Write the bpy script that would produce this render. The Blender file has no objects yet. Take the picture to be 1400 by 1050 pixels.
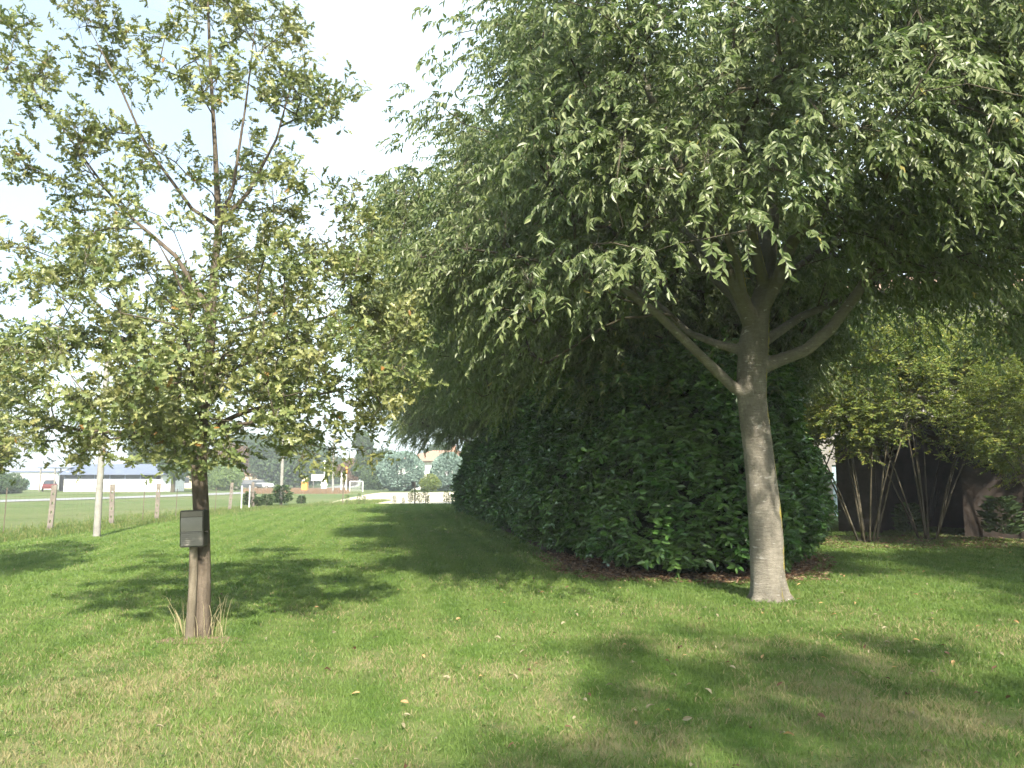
import bpy, math, random
import numpy as np
from mathutils import Vector, Matrix

SC = bpy.context.scene
COL = SC.collection
RAD = math.radians
H = 1.6                      # eye height
PITCH = RAD(6.8)
F = 1089.0                   # focal length in photo pixels (28 mm on 36 mm, 1400 px wide)

def P(u, v, Y):
    """world point at depth Y seen at photo position u, v"""
    dx = (u - 700) / F; dz = (525 - v) / F
    y = math.cos(PITCH) - dz * math.sin(PITCH); z = math.sin(PITCH) + dz * math.cos(PITCH)
    t = Y / y
    return (dx * t, Y, H + z * t)

# ------------------------------------------------------------------ objects
def tag(o, label=None, cat=None, group=None, kind=None):
    if label: o['label'] = label
    if cat: o['category'] = cat
    if group: o['group'] = group
    if kind: o['kind'] = kind
    return o

def empty(name, loc=(0, 0, 0), rz=0, **k):
    o = bpy.data.objects.new(name, None); COL.objects.link(o)
    o.location = loc; o.rotation_euler = (0, 0, rz); o.empty_display_size = .2
    return tag(o, **k)

def link(name, me, mats=None, parent=None, loc=None, **k):
    o = bpy.data.objects.new(name, me); COL.objects.link(o)
    if mats:
        for m in (mats if isinstance(mats, (list, tuple)) else [mats]): me.materials.append(m)
    if parent: o.parent = parent
    if loc is not None: o.location = loc
    return tag(o, **k)

def copy_tree(o, parent=None):
    c = o.copy(); COL.objects.link(c)
    if parent: c.parent = parent
    for ch in list(o.children): copy_tree(ch, c)
    return c

def mesh_np(name, V, idx, tot, rnd=None, smooth=False, mat=None):
    me = bpy.data.meshes.new(name)
    V = np.asarray(V, np.float32); idx = np.asarray(idx, np.int32).ravel(); tot = np.asarray(tot, np.int32)
    me.vertices.add(len(V)); me.vertices.foreach_set('co', V.ravel())
    me.loops.add(len(idx)); me.loops.foreach_set('vertex_index', idx)
    me.polygons.add(len(tot))
    st = np.zeros(len(tot), np.int32); st[1:] = np.cumsum(tot)[:-1]
    me.polygons.foreach_set('loop_start', st)
    if mat is not None: me.polygons.foreach_set('material_index', np.asarray(mat, np.int32))
    me.polygons.foreach_set('use_smooth', np.full(len(tot), bool(smooth)))
    me.update(calc_edges=True)
    if rnd is not None:
        a = me.attributes.new('rnd', 'FLOAT', 'FACE'); a.data.foreach_set('value', np.asarray(rnd, np.float32))
    return me

class MB:
    """collects boxes, tubes and lathes into one mesh"""
    def __init__(s): s.v = []; s.f = []; s.m = []
    def add(s, vs, fs, m=0):
        o = len(s.v); s.v += [tuple(v) for v in vs]; s.f += [tuple(i + o for i in f) for f in fs]; s.m += [m] * len(fs)
    def box(s, x0, y0, z0, x1, y1, z1, m=0, M=None):
        vs = [(x0,y0,z0),(x1,y0,z0),(x1,y1,z0),(x0,y1,z0),(x0,y0,z1),(x1,y0,z1),(x1,y1,z1),(x0,y1,z1)]
        if M is not None: vs = [M @ Vector(v) for v in vs]
        s.add(vs, [(3,2,1,0),(4,5,6,7),(0,1,5,4),(1,2,6,5),(2,3,7,6),(3,0,4,7)], m)
    def prism(s, pts, z0, z1, m=0, M=None):
        n = len(pts)
        vs = [(x, y, z0) for x, y in pts] + [(x, y, z1) for x, y in pts]
        if M is not None: vs = [M @ Vector(v) for v in vs]
        s.add(vs, [tuple(range(n))[::-1], tuple(range(n, 2*n))] + [(i, (i+1) % n, n+(i+1) % n, n+i) for i in range(n)], m)
    def tube(s, pts, rs, n=8, m=0, cap=True, wob=None):
        pts = [Vector(p) for p in pts]
        if not hasattr(rs, '__len__'): rs = [rs] * len(pts)
        vs = []; ref = Vector((0.31, 0.2, 0.05)); 
        for i, p in enumerate(pts):
            d = (pts[min(i+1, len(pts)-1)] - pts[max(i-1, 0)]).normalized()
            a = d.cross(Vector((0, 1, 0)) if abs(d.y) < .9 else Vector((1, 0, 0))).normalized(); b = d.cross(a)
            for k in range(n):
                t = 2 * math.pi * k / n; r = rs[i] * (wob(i, t) if wob else 1)
                vs.append(p + a * math.cos(t) * r + b * math.sin(t) * r)
        fs = [(i*n+k, i*n+(k+1) % n, (i+1)*n+(k+1) % n, (i+1)*n+k) for i in range(len(pts)-1) for k in range(n)]
        if cap: fs += [tuple(range(n))[::-1], tuple(range((len(pts)-1)*n, len(pts)*n))]
        s.add(vs, fs, m)
    def mesh(s, name, smooth=False):
        me = bpy.data.meshes.new(name); me.from_pydata(s.v, [], s.f); me.update()
        me.polygons.foreach_set('material_index', s.m)
        me.polygons.foreach_set('use_smooth', [smooth] * len(s.f))
        if smooth:
            try: me.set_sharp_from_angle(angle=RAD(40))
            except Exception: pass
        return me
    def build(s, name, mats, parent=None, smooth=False, bevel=0, loc=None, **k):
        o = link(name, s.mesh(name, smooth), mats, parent, loc, **k)
        if bevel:
            b = o.modifiers.new('bevel', 'BEVEL'); b.width = bevel; b.segments = 2; b.limit_method = 'ANGLE'
        return o

# ------------------------------------------------------------------ materials
class NT:
    def __init__(s, name):
        s.m = bpy.data.materials.new(name); s.m.use_nodes = True; s.t = s.m.node_tree; s.t.nodes.clear()
        s.out = s.t.nodes.new('ShaderNodeOutputMaterial')
    def n(s, typ, **k):
        nd = s.t.nodes.new('ShaderNode' + typ)
        for a, v in k.items():
            if a.startswith('i_'):
                key = a[2:]; key = int(key) if key.isdigit() else key.replace('_', ' ')
                s.set(nd.inputs[key], v)
            else: setattr(nd, a, v)
        return nd
    def set(s, inp, v):
        if isinstance(v, bpy.types.NodeSocket): s.t.links.new(v, inp)
        elif isinstance(v, bpy.types.Node): s.t.links.new(v.outputs[0], inp)
        else:
            if hasattr(inp.default_value, '__len__') and len(inp.default_value) == 4 and len(v) == 3: v = (*v, 1)
            inp.default_value = v
    def ramp(s, fac, stops, interp='LINEAR'):
        r = s.t.nodes.new('ShaderNodeValToRGB'); s.set(r.inputs[0], fac); e = r.color_ramp.elements; r.color_ramp.interpolation = interp
        while len(e) < len(stops): e.new(.5)
        for el, (p, c) in zip(e, stops):
            el.position = p; el.color = (*c, 1) if len(c) == 3 else c
        return r.outputs[0]
    def mix(s, fac, a, b, mode='MIX'):
        m = s.t.nodes.new('ShaderNodeMix'); m.data_type = 'RGBA'; m.blend_type = mode
        s.set(m.inputs[0], fac); s.set(m.inputs[6], a); s.set(m.inputs[7], b); return m.outputs[2]
    def noise(s, scale, detail=4, rough=.6, vec=None, dist=0):
        nd = s.n('TexNoise'); nd.inputs['Scale'].default_value = scale; nd.inputs['Detail'].default_value = detail
        nd.inputs['Roughness'].default_value = rough; nd.inputs['Distortion'].default_value = dist
        if vec is not None: s.set(nd.inputs['Vector'], vec)
        return nd.outputs[0]
    def coord(s, kind='Object', scale=None):
        c = s.n('TexCoord').outputs[kind]
        if scale:
            mp = s.n('Mapping'); s.set(mp.inputs[0], c); mp.inputs['Scale'].default_value = scale; return mp.outputs[0]
        return c
    def math(s, op, a, b=0.0, clamp=False):
        m = s.n('Math', operation=op); m.use_clamp = clamp; s.set(m.inputs[0], a); s.set(m.inputs[1], b); return m.outputs[0]
    def finish(s, sh): s.t.links.new(sh.outputs[0] if isinstance(sh, bpy.types.Node) else sh, s.out.inputs[0]); return s.m

def leaf_mat(name, stops, rough=.45, trans=.3, tcol=(0.25, 0.4, 0.05), spec=.5, tint=None):
    t = NT(name)
    a = t.n('Attribute', attribute_name='rnd')
    c = t.ramp(a.outputs['Fac'], stops)
    if tint:
        c = t.mix(t.ramp(t.noise(tint[0], 3, vec=t.coord()), [(.42, (0, 0, 0)), (.62, (1, 1, 1))]), c, t.mix(tint[2], c, tint[1]))
    p = t.n('BsdfPrincipled', i_Base_Color=c, i_Roughness=rough); p.inputs['Specular IOR Level'].default_value = spec
    tc = t.mix(.5, c, tcol)
    tr = t.n('BsdfTranslucent', i_Color=tc)
    m = t.n('MixShader'); m.inputs[0].default_value = trans
    t.t.links.new(p.outputs[0], m.inputs[1]); t.t.links.new(tr.outputs[0], m.inputs[2])
    return t.finish(m)

def plain(name, col, rough=.7, metal=0, var=.25, scale=6, bump=0, spec=.4):
    t = NT(name); v = t.coord()
    c = t.mix(t.ramp(t.noise(scale, 5, vec=v), [(.3, (0, 0, 0)), (.7, (1, 1, 1))]), tuple(x * (1 - var) for x in col), tuple(min(1, x * (1 + var)) for x in col))
    p = t.n('BsdfPrincipled', i_Base_Color=c, i_Roughness=rough, i_Metallic=metal); p.inputs['Specular IOR Level'].default_value = spec
    if bump:
        b = t.n('Bump'); b.inputs['Strength'].default_value = bump; b.inputs['Distance'].default_value = .02
        t.set(b.inputs['Height'], t.noise(scale * 4, 6, vec=v)); t.set(p.inputs['Normal'], b.outputs[0])
    return t.finish(p)

def bark(name, c1, c2, lichen=None, vert=True, bump=.6, shade_moss=None):
    t = NT(name); v = t.coord('Object', (6, 6, 1.2) if vert else (3, 3, 14))
    w = t.coord('Object')
    c = t.mix(t.ramp(t.noise(3, 6, .65, v), [(.35, (0, 0, 0)), (.65, (1, 1, 1))]), c1, c2)
    big = t.ramp(t.noise(2.6, 4, .6, w), [(.44, (0, 0, 0)), (.62, (1, 1, 1))])
    c = t.mix(t.math('MULTIPLY', big, .5), c, tuple(x * .55 for x in c1))
    c = t.mix(t.math('MULTIPLY', t.ramp(t.noise(60, 3, .6, w), [(.4, (0, 0, 0)), (.6, (1, 1, 1))]), .25), c, tuple(x * .6 for x in c1))
    if shade_moss:   # crown shade painted into limbs and fork, together with a green algae film
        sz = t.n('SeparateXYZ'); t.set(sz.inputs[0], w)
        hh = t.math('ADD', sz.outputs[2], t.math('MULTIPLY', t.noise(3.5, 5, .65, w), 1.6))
        c = t.mix(t.math('MULTIPLY', t.ramp(t.math('DIVIDE', hh, 6.0), [(.60, (0, 0, 0)), (.90, (1, 1, 1))]), .8), c, shade_moss)
        ln = t.ramp(t.noise(5, 6, .7, t.coord('Object', (1.5, 1.5, 16))), [(.52, (0, 0, 0)), (.60, (1, 1, 1))])
        c = t.mix(t.math('MULTIPLY', ln, .18), c, (.12, .10, .08))
        st = t.ramp(t.noise(1.7, 6, .7, t.coord('Object', (2.2, 2.2, .8)), 1.2), [(.50, (0, 0, 0)), (.58, (1, 1, 1))])
        c = t.mix(t.math('MULTIPLY', st, .38), c, (.13, .115, .09))
        wh = t.ramp(t.noise(7, 3, .5, t.coord('Object', (1, 1, 2.4))), [(.66, (0, 0, 0)), (.70, (1, 1, 1))])
        c = t.mix(t.math('MULTIPLY', wh, .6), c, (.46, .44, .40))
    if lichen:
        g = t.n('NewGeometry'); sp = t.n('SeparateXYZ'); t.set(sp.inputs[0], g.outputs['Normal'])
        k = t.math('ADD', sp.outputs[0], t.math('MULTIPLY', t.math('SUBTRACT', t.noise(5, 4, .6, w), .5), .7))
        k = t.ramp(k, [(.80, (0, 0, 0)), (.95, (1, 1, 1))])
        c = t.mix(k, c, lichen)
    p = t.n('BsdfPrincipled', i_Base_Color=c, i_Roughness=.85); p.inputs['Specular IOR Level'].default_value = .2
    b = t.n('Bump'); b.inputs['Strength'].default_value = bump; b.inputs['Distance'].default_value = .018
    hh = t.math('ADD', t.noise(4, 7, .7, v), t.math('MULTIPLY', t.noise(45, 4, .6, w), .35))
    t.set(b.inputs['Height'], hh); t.set(p.inputs['Normal'], b.outputs[0])
    return t.finish(p)

GRN = (0.062, 0.128, 0.022); GRN2 = (0.112, 0.190, 0.034); STRAW = (0.30, 0.27, 0.14)

def grass_colour(t, pos):
    """shared by the lawn sheet and its blades: greener far away, dry patches near the house end"""
    sp = t.n('SeparateXYZ'); t.set(sp.inputs[0], pos)
    near = t.ramp(t.math('DIVIDE', sp.outputs[1], 20.0), [(.30, (1, 1, 1)), (.58, (0, 0, 0))])
    patch = t.noise(.55, 5, .6, pos)
    p2 = t.noise(2.3, 4, .6, pos)
    k = t.math('ADD', t.math('MULTIPLY', patch, .62), t.math('MULTIPLY', p2, .38))
    dry = t.ramp(k, [(.44, (0, 0, 0)), (.60, (1, 1, 1))])
    dry = t.math('MULTIPLY', dry, t.math('ADD', t.math('MULTIPLY', near, .62), .13))
    g = t.mix(t.ramp(t.noise(1.1, 4, .6, pos), [(.35, (0, 0, 0)), (.65, (1, 1, 1))]), GRN, GRN2)
    g = t.mix(t.ramp(t.noise(.23, 3, .5, pos), [(.4, (0, 0, 0)), (.6, (.8, .8, .8))]), g, (0.125, 0.215, 0.040))
    # mowing lanes run away toward the field
    wv = t.n('TexWave', wave_type='BANDS', bands_direction='X'); wv.inputs['Scale'].default_value = .42; wv.inputs['Distortion'].default_value = .6
    mp = t.n('Mapping'); t.set(mp.inputs[0], pos); mp.inputs['Rotation'].default_value = (0, 0, -.15); t.set(wv.inputs['Vector'], mp.outputs[0])
    g = t.mix(t.math('MULTIPLY', wv.outputs[0], .45), g, (0.19, 0.26, 0.07))
    return g, dry

def mat_lawn():
    t = NT('lawn_turf'); pos = t.n('NewGeometry').outputs['Position']
    g, dry = grass_colour(t, pos)
    fine = t.ramp(t.noise(55, 5, .7, pos), [(.36, (0, 0, 0)), (.64, (1, 1, 1))])
    g = t.mix(t.math('MULTIPLY', fine, .45), g, tuple(x * .5 for x in GRN))
    c = t.mix(dry, g, STRAW)
    c = t.mix(t.math('MULTIPLY', t.ramp(t.noise(14, 5, .7, pos), [(.52, (0, 0, 0)), (.70, (1, 1, 1))]), .3), c, (.20, .19, .08))
    p = t.n('BsdfPrincipled', i_Base_Color=c, i_Roughness=.9); p.inputs['Specular IOR Level'].default_value = .15
    b = t.n('Bump'); b.inputs['Strength'].default_value = .9; b.inputs['Distance'].default_value = .03
    t.set(b.inputs['Height'], t.math('ADD', t.noise(38, 6, .75, pos), t.noise(5, 3, .5, pos))); t.set(p.inputs['Normal'], b.outputs[0])
    return t.finish(p)

def mat_blades():
    t = NT('grass_blades'); pos = t.n('NewGeometry').outputs['Position']
    g, dry = grass_colour(t, pos)
    a = t.n('Attribute', attribute_name='rnd').outputs['Fac']
    g = t.mix(t.math('MULTIPLY', a, .5), g, (0.18, 0.255, 0.065))
    isdry = t.ramp(t.math('SUBTRACT', t.math('MULTIPLY', dry, .95), a), [(.0, (0, 0, 0)), (.05, (1, 1, 1))])
    c = t.mix(isdry, g, t.mix(a, (0.33, 0.29, 0.15), (0.25, 0.24, 0.10)))
    p = t.n('BsdfPrincipled', i_Base_Color=c, i_Roughness=.55); p.inputs['Specular IOR Level'].default_value = .35
    tr = t.n('BsdfTranslucent', i_Color=c)
    m = t.n('MixShader'); m.inputs[0].default_value = .3
    t.t.links.new(p.outputs[0], m.inputs[1]); t.t.links.new(tr.outputs[0], m.inputs[2])
    return t.finish(m)

def mat_field():
    t = NT('rough_field'); pos = t.n('NewGeometry').outputs['Position']
    c = t.mix(t.ramp(t.noise(.09, 6, .6, pos), [(.35, (0, 0, 0)), (.65, (1, 1, 1))]), (0.075, 0.14, 0.035), (0.17, 0.19, 0.08))
    c = t.mix(t.math('MULTIPLY', t.ramp(t.noise(1.6, 6, .7, pos), [(.45, (0, 0, 0)), (.7, (1, 1, 1))]), .55), c, (0.27, 0.24, 0.13))
    c = t.mix(t.math('MULTIPLY', t.ramp(t.noise(14, 5, .7, pos), [(.4, (0, 0, 0)), (.7, (1, 1, 1))]), .4), c, (0.04, 0.08, 0.02))
    p = t.n('BsdfPrincipled', i_Base_Color=c, i_Roughness=.95); p.inputs['Specular IOR Level'].default_value = .1
    b = t.n('Bump'); b.inputs['Strength'].default_value = .8; b.inputs['Distance'].default_value = .08
    t.set(b.inputs['Height'], t.noise(9, 6, .75, pos)); t.set(p.inputs['Normal'], b.outputs[0])
    return t.finish(p)

M = {}
M['hack'] = leaf_mat('hackberry_leaf', [(0, (.056, .092, .030)), (.45, (.125, .165, .064)), (.85, (.215, .252, .118)), (.975, (.30, .33, .17)), (.985, (.42, .34, .09))], .42, .30, (.20, .36, .05), .55, (1.1, (.19, .22, .08), .5))
M['oak'] = leaf_mat('oak_leaf', [(0, (.070, .11, .035)), (.5, (.15, .195, .065)), (.85, (.25, .28, .10)), (.965, (.36, .36, .14)), (.975, (.30, .14, .04))], .40, .25, (.28, .33, .05), .6, (1.6, (.24, .21, .075), .45))
M['laurel'] = leaf_mat('laurel_leaf', [(0, (.036, .095, .024)), (.6, (.070, .165, .040)), (.93, (.14, .26, .065)), (1, (.22, .34, .11))], .30, .15, (.10, .25, .03), .45, (.9, (.13, .20, .05), .45))
M['elm'] = leaf_mat('elm_leaf', [(0, (.065, .105, .024)), (.5, (.13, .18, .036)), (.85, (.23, .26, .055)), (.95, (.34, .32, .07))], .5, .35, (.30, .36, .04), .35)
M['far1'] = leaf_mat('woodland_leaf', [(0, (.035, .07, .025)), (1, (.085, .13, .045))], .6, .2, (.12, .2, .04), .3)
M['far2'] = leaf_mat('light_green_leaf', [(0, (.08, .14, .035)), (1, (.17, .23, .07))], .6, .2, (.2, .3, .04), .3)
M['far3'] = leaf_mat('rusty_leaf', [(0, (.13, .08, .045)), (1, (.22, .14, .08))], .6, .2, (.3, .18, .06), .3)
M['blue'] = leaf_mat('glaucous_foliage', [(0, (.12, .19, .15)), (1, (.30, .40, .34))], .7, .1, (.2, .3, .2), .2)
M['grey_bark'] = bark('hackberry_bark', (.20, .18, .145), (.30, .275, .23), (.32, .26, .04), vert=False, bump=1.0, shade_moss=(.085, .085, .05))
M['limb_bark'] = bark('limb_bark', (.085, .075, .05), (.14, .12, .085), None, vert=False, bump=.4)
M['oak_bark'] = bark('oak_bark', (.095, .075, .055), (.18, .145, .11), None, vert=True, bump=1.0)
M['twig'] = plain('twig_bark', (.14, .12, .09), .9, 0, .3, 9)
M['dry_grass'] = plain('dry_grass_stalk', (.42, .36, .20), .8, 0, .25, 20)
M['wood'] = bark('weathered_stake_wood', (.15, .125, .09), (.25, .215, .16), None, vert=True, bump=.7)

SUN_AZ = (0.22, -0.975); SUN_EL = RAD(37)

# ------------------------------------------------------------------ foliage in numpy
def nrm(a): return a / np.maximum(np.linalg.norm(a, axis=-1, keepdims=True), 1e-9)

LEAF = {   # outline halves: (x offset, y along); leaf length 1
    'lance': [(.0, 0), (.185, .30), (.145, .64), (0, 1)],
    'oval': [(.0, 0), (.22, .30), (.21, .68), (0, 1)],
}
def leaf_template(kind):
    if kind == 'oak':
        h = [(.03, 0), (.06, .12), (.20, .24), (.07, .36), (.27, .52), (.10, .64), (.22, .80), (.07, .86), (0, 1)]
        z = lambda x, y: abs(x) * .35 - y * y * .16
        V = [(x, y, z(x, y)) for x, y in h] + [(-x, y, z(x, y)) for x, y in h[-2::-1]]
        return np.array(V), [tuple(range(len(V)))]
    if kind == 'quad':
        return np.array([(-.5, 0, 0), (.5, .1, 0), (.4, 1, .1), (-.45, .9, -.1)]), [(0, 1, 2, 3)]
    (a, b, c, d) = LEAF[kind]
    z = lambda x, y: abs(x) * .45 - y * y * .22
    V = [(0, 0, 0), (b[0], b[1], z(*b)), (c[0], c[1], z(*c)), (0, 1, z(0, 1)), (-c[0], c[1], z(*c)), (-b[0], b[1], z(*b))]
    return np.array(V), [(0, 1, 2, 3), (0, 3, 4, 5)]

def leaves_mesh(kind, pos, d, nref, size, rnd):
    """one leaf per row of pos; d is the leaf's axis, nref its rough upper side"""
    T, faces = leaf_template(kind)
    d = nrm(d); s = nrm(np.cross(d, nref)); n = np.cross(s, d)
    V = (pos[:, None, :] + size[:, None, None] * (T[None, :, 0, None] * s[:, None, :] + T[None, :, 1, None] * d[:, None, :] + T[None, :, 2, None] * n[:, None, :]))
    k = len(T); N = len(pos)
    fl = np.concatenate([np.array(f) for f in faces]); tot = np.tile([len(f) for f in faces], N)
    idx = (np.arange(N)[:, None] * k + fl[None, :]).ravel()
    return V.reshape(-1, 3), idx, tot, np.repeat(rnd, len(faces))

def sprays(rng, base, out, K, L, leaf, kind, droop, spread, facing=.6, size_var=.25, tumble=.28):
    """twigs leaving 'base' along 'out', K leaves on each"""
    Mn = len(base)
    out = nrm(out + rng.normal(0, .45, (Mn, 3)))
    side = nrm(np.cross(out, np.array([0, 0, 1.]) + rng.normal(0, .2, (Mn, 3))))
    s = (np.arange(K) + .5) / K
    Lr = L * rng.uniform(.6, 1.3, Mn)
    p = base[:, None, :] + out[:, None, :] * (Lr[:, None] * s[None, :])[..., None]
    p[..., 2] -= droop * Lr[:, None] * s[None, :] ** 2
    sg = np.where(np.arange(K) % 2 == 0, 1., -1.)
    dr = out[:, None, :] * .5 + side[:, None, :] * (sg * spread)[None, :, None] + rng.normal(0, tumble, (Mn, K, 3))
    dr[..., 2] -= droop * 1.0
    up = np.array([0, 0, 1.]) * (1 - facing) + out[:, None, :] * facing + rng.normal(0, .45, (Mn, K, 3))
    clump = rng.uniform(-.18, .18, Mn)[:, None]
    rnd = np.clip(rng.uniform(0, 1, (Mn, K)) * .88 + clump + .05, 0, .955)
    rare = rng.uniform(0, 1, (Mn, K)) > .9965; rnd[rare] = 1.
    sz = leaf * rng.uniform(1 - size_var, 1 + size_var, (Mn, K))
    tw = (base, base + out * Lr[:, None] * .55 - np.array([0, 0, 1.]) * (droop * Lr * .30)[:, None], base + out * Lr[:, None] - np.array([0, 0, 1.]) * (droop * Lr)[:, None])
    return p.reshape(-1, 3), dr.reshape(-1, 3), up.reshape(-1, 3), sz.ravel(), rnd.ravel(), tw

def twig_mesh(tw, r):
    """thin three sided twigs through three points"""
    A, B, C = tw; n = len(A); ang = np.arange(3) * 2 * np.pi / 3
    V = np.zeros((n, 7, 3))
    off = np.stack([np.cos(ang), np.sin(ang), np.zeros(3)], 1)
    V[:, 0:3] = A[:, None] + off * r; V[:, 3:6] = B[:, None] + off * r * .7; V[:, 6] = C
    f4 = np.array([[0, 1, 4, 3], [1, 2, 5, 4], [2, 0, 3, 5]]); f3 = np.array([[3, 4, 6], [4, 5, 6], [5, 3, 6]])
    fl = np.concatenate([f4.ravel(), f3.ravel()])
    idx = (np.arange(n)[:, None] * 7 + fl).ravel(); tot = np.tile([4, 4, 4, 3, 3, 3], n)
    return V.reshape(-1, 3), idx, tot

def join(parts):
    """parts: (V, idx, tot, rnd, matindex)"""
    V = []; I = []; T = []; R = []; Mx = []; o = 0
    for v, i, t, r, m in parts:
        V.append(v); I.append(i + o); T.append(t); R.append(r); Mx.append(np.full(len(t), m)); o += len(v)
    return np.concatenate(V), np.concatenate(I), np.concatenate(T), np.concatenate(R), np.concatenate(Mx)

class Skeleton:
    def __init__(s, rng, cap=40000):
        s.rng = rng; s.p = np.zeros((cap, 3)); s.par = np.full(cap, -1, int); s.pl = np.zeros(cap); s.fix = np.zeros(cap); s.n = 0; s.chains = []; s.ok = np.zeros(cap, bool)
    def node(s, p, par, fix=0, ok=True):
        i = s.n; s.p[i] = p; s.par[i] = par; s.fix[i] = fix; s.ok[i] = ok
        s.pl[i] = 0 if par < 0 else s.pl[par] + np.linalg.norm(s.p[i] - s.p[par]); s.n += 1; return i
    def limb(s, pts, step=.22, zok=0):
        """authored limb: pts (x,y,z,r); attaches to the nearest node unless first"""
        pts = np.array(pts, float)
        par = -1 if s.n == 0 else int(np.argmin(np.linalg.norm(s.p[:s.n] - pts[0, :3], axis=1)))
        ch = [par] if par >= 0 else []
        for a, b in zip(pts[:-1], pts[1:]):
            k = max(1, int(np.linalg.norm(b[:3] - a[:3]) / step))
            for j in range(k):
                q = a + (b - a) * j / k
                par = s.node(q[:3], par, q[3], q[2] > zok); ch.append(par)
        par = s.node(pts[-1, :3], par, pts[-1, 3]); ch.append(par); s.chains.append(ch)
    def grow(s, A, w=.35, step=.3, bend=.25, jit=.04, sag=0.):
        order = np.argsort(np.min(np.linalg.norm(A[:, None] - s.p[None, :s.n], axis=2), axis=1)); s.tips = []
        for a in A[order]:
            dv = a - s.p[:s.n]; d = np.linalg.norm(dv, axis=1)
            cost = d + w * s.pl[:s.n] + np.where(s.ok[:s.n], 0, 50)
            # prefer parents lying inward and below
            cost += np.maximum(0, -dv[:, 2]) * .35
            i = int(np.argmin(cost)); D = d[i]
            k = max(1, int(D / step)); p0 = s.p[i].copy(); pp = s.par[i]
            t0 = nrm(p0 - s.p[pp]) if pp >= 0 else np.array([0, 0, 1.])
            c = p0 + t0 * D * bend + np.array([0, 0, D * .12])
            par = i; ch = [i]
            for j in range(1, k + 1):
                t = j / k; q = (1-t)**2 * p0 + 2*t*(1-t) * c + t*t * a
                if j < k: q = q + s.rng.normal(0, jit, 3) * min(1, D)
                q[2] -= sag * t * t * D * .2
                par = s.node(q, par); ch.append(par)
            s.chains.append(ch); s.tips.append(par)
    def radii(s, tip=.006, e=.42):
        cnt = np.zeros(s.n)
        for t in s.tips: cnt[t] += 1
        for i in range(s.n - 1, 0, -1):
            if s.par[i] >= 0: cnt[s.par[i]] += cnt[i]
        r = tip * np.maximum(cnt, 1) ** e
        s.r = np.where(s.fix[:s.n] > 0, s.fix[:s.n], r)
        for i in range(s.n):
            if s.fix[i] == 0 and s.par[i] >= 0: s.r[i] = min(s.r[i], s.r[s.par[i]] * .95)
    def tubes(s, chains, sides=6, rmin=0.0):
        parts = []
        for ch in chains:
            if len(ch) < 2: continue
            p = s.p[ch]; r = s.r[ch].copy()
            if s.par[ch[0]] >= 0 or ch[0] != 0: r[0] = min(r[0], r[1] * 1.15)
            d = np.gradient(p, axis=0); d = nrm(d)
            ref = np.array([0.13, .97, .2]); a = nrm(np.cross(d, ref)); b = np.cross(d, a)
            k = sides if r.max() > .02 else 4
            an = np.arange(k) * 2 * np.pi / k
            V = p[:, None] + r[:, None, None] * (np.cos(an)[None, :, None] * a[:, None] + np.sin(an)[None, :, None] * b[:, None])
            m = len(ch); ii = np.arange(m - 1)[:, None] * k; kk = np.arange(k)[None]
            f = np.stack([ii + kk, ii + (kk + 1) % k, ii + k + (kk + 1) % k, ii + k + kk], -1).reshape(-1, 4)
            idx = f.ravel(); tot = np.full(len(f), 4)
            idx = np.concatenate([idx, np.arange(k)[::-1], (m-1)*k + np.arange(k)]); tot = np.concatenate([tot, [k, k]])
            parts.append((V.reshape(-1, 3), idx, tot, np.zeros(len(tot)), 0))
        return join(parts)

def remeshed(me, voxel, smooth_it=6):
    o = bpy.data.objects.new('tmp', me); COL.objects.link(o)
    r = o.modifiers.new('r', 'REMESH'); r.mode = 'VOXEL'; r.voxel_size = voxel; r.use_smooth_shade = True
    sm = o.modifiers.new('s', 'SMOOTH'); sm.iterations = smooth_it; sm.factor = .5
    dg = bpy.context.evaluated_depsgraph_get(); dg.update()
    new = bpy.data.meshes.new_from_object(o.evaluated_get(dg))
    bpy.data.objects.remove(o); return new

def anoise(rng, n=5):
    ph = rng.uniform(0, 6.28, n); am = rng.uniform(.3, 1, n) / np.arange(1, n + 1) ** .5; hz = rng.uniform(-1.2, 1.2, n)
    return lambda az, z: sum(am[i] * np.sin(az * (i + 1) + ph[i] + z * hz[i]) for i in range(n)) / am.sum()

def crown_points(rng, n, prof, clusters, csig, bottom=None, rough=.18, inner=.35, squash=1.):
    """points in an envelope: prof = [(z, radius)], grouped round cluster centres so the crown has lobes and gaps"""
    zs = np.array([a for a, _ in prof]); rr = np.array([b for _, b in prof]); nz = anoise(rng)
    def inside(p, k=1.0):
        az = np.arctan2(p[:, 1], p[:, 0]); R = np.interp(p[:, 2], zs, rr) * (1 + rough * nz(az, p[:, 2])) * k
        r = np.hypot(p[:, 0], p[:, 1]); ok = (r < R) & (p[:, 2] > zs[0]) & (p[:, 2] < zs[-1])
        if bottom is not None: ok &= p[:, 2] > bottom(r, az)
        return ok, r / np.maximum(R, .01)
    def cand(m):
        Rm = rr.max() * 1.25
        return np.stack([rng.uniform(-Rm, Rm, m), rng.uniform(-Rm, Rm, m), rng.uniform(zs[0], zs[-1], m)], 1)
    C = []
    while len(C) < clusters:
        c = cand(4000); ok, q = inside(c); c = c[ok & (q > inner) & (rng.uniform(0, 1, len(c)) < .15 + q ** 2)]
        C += list(c)
    C = np.array(C[:clusters])
    out = []
    while len(out) < n:
        p = C[rng.integers(0, len(C), n)] + rng.normal(0, 1, (n, 3)) * np.array([csig, csig, csig * .7])
        ok, q = inside(p, 1.05); out += list(p[ok & (q > inner * .6)])
    return np.array(out[:n])

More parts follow.
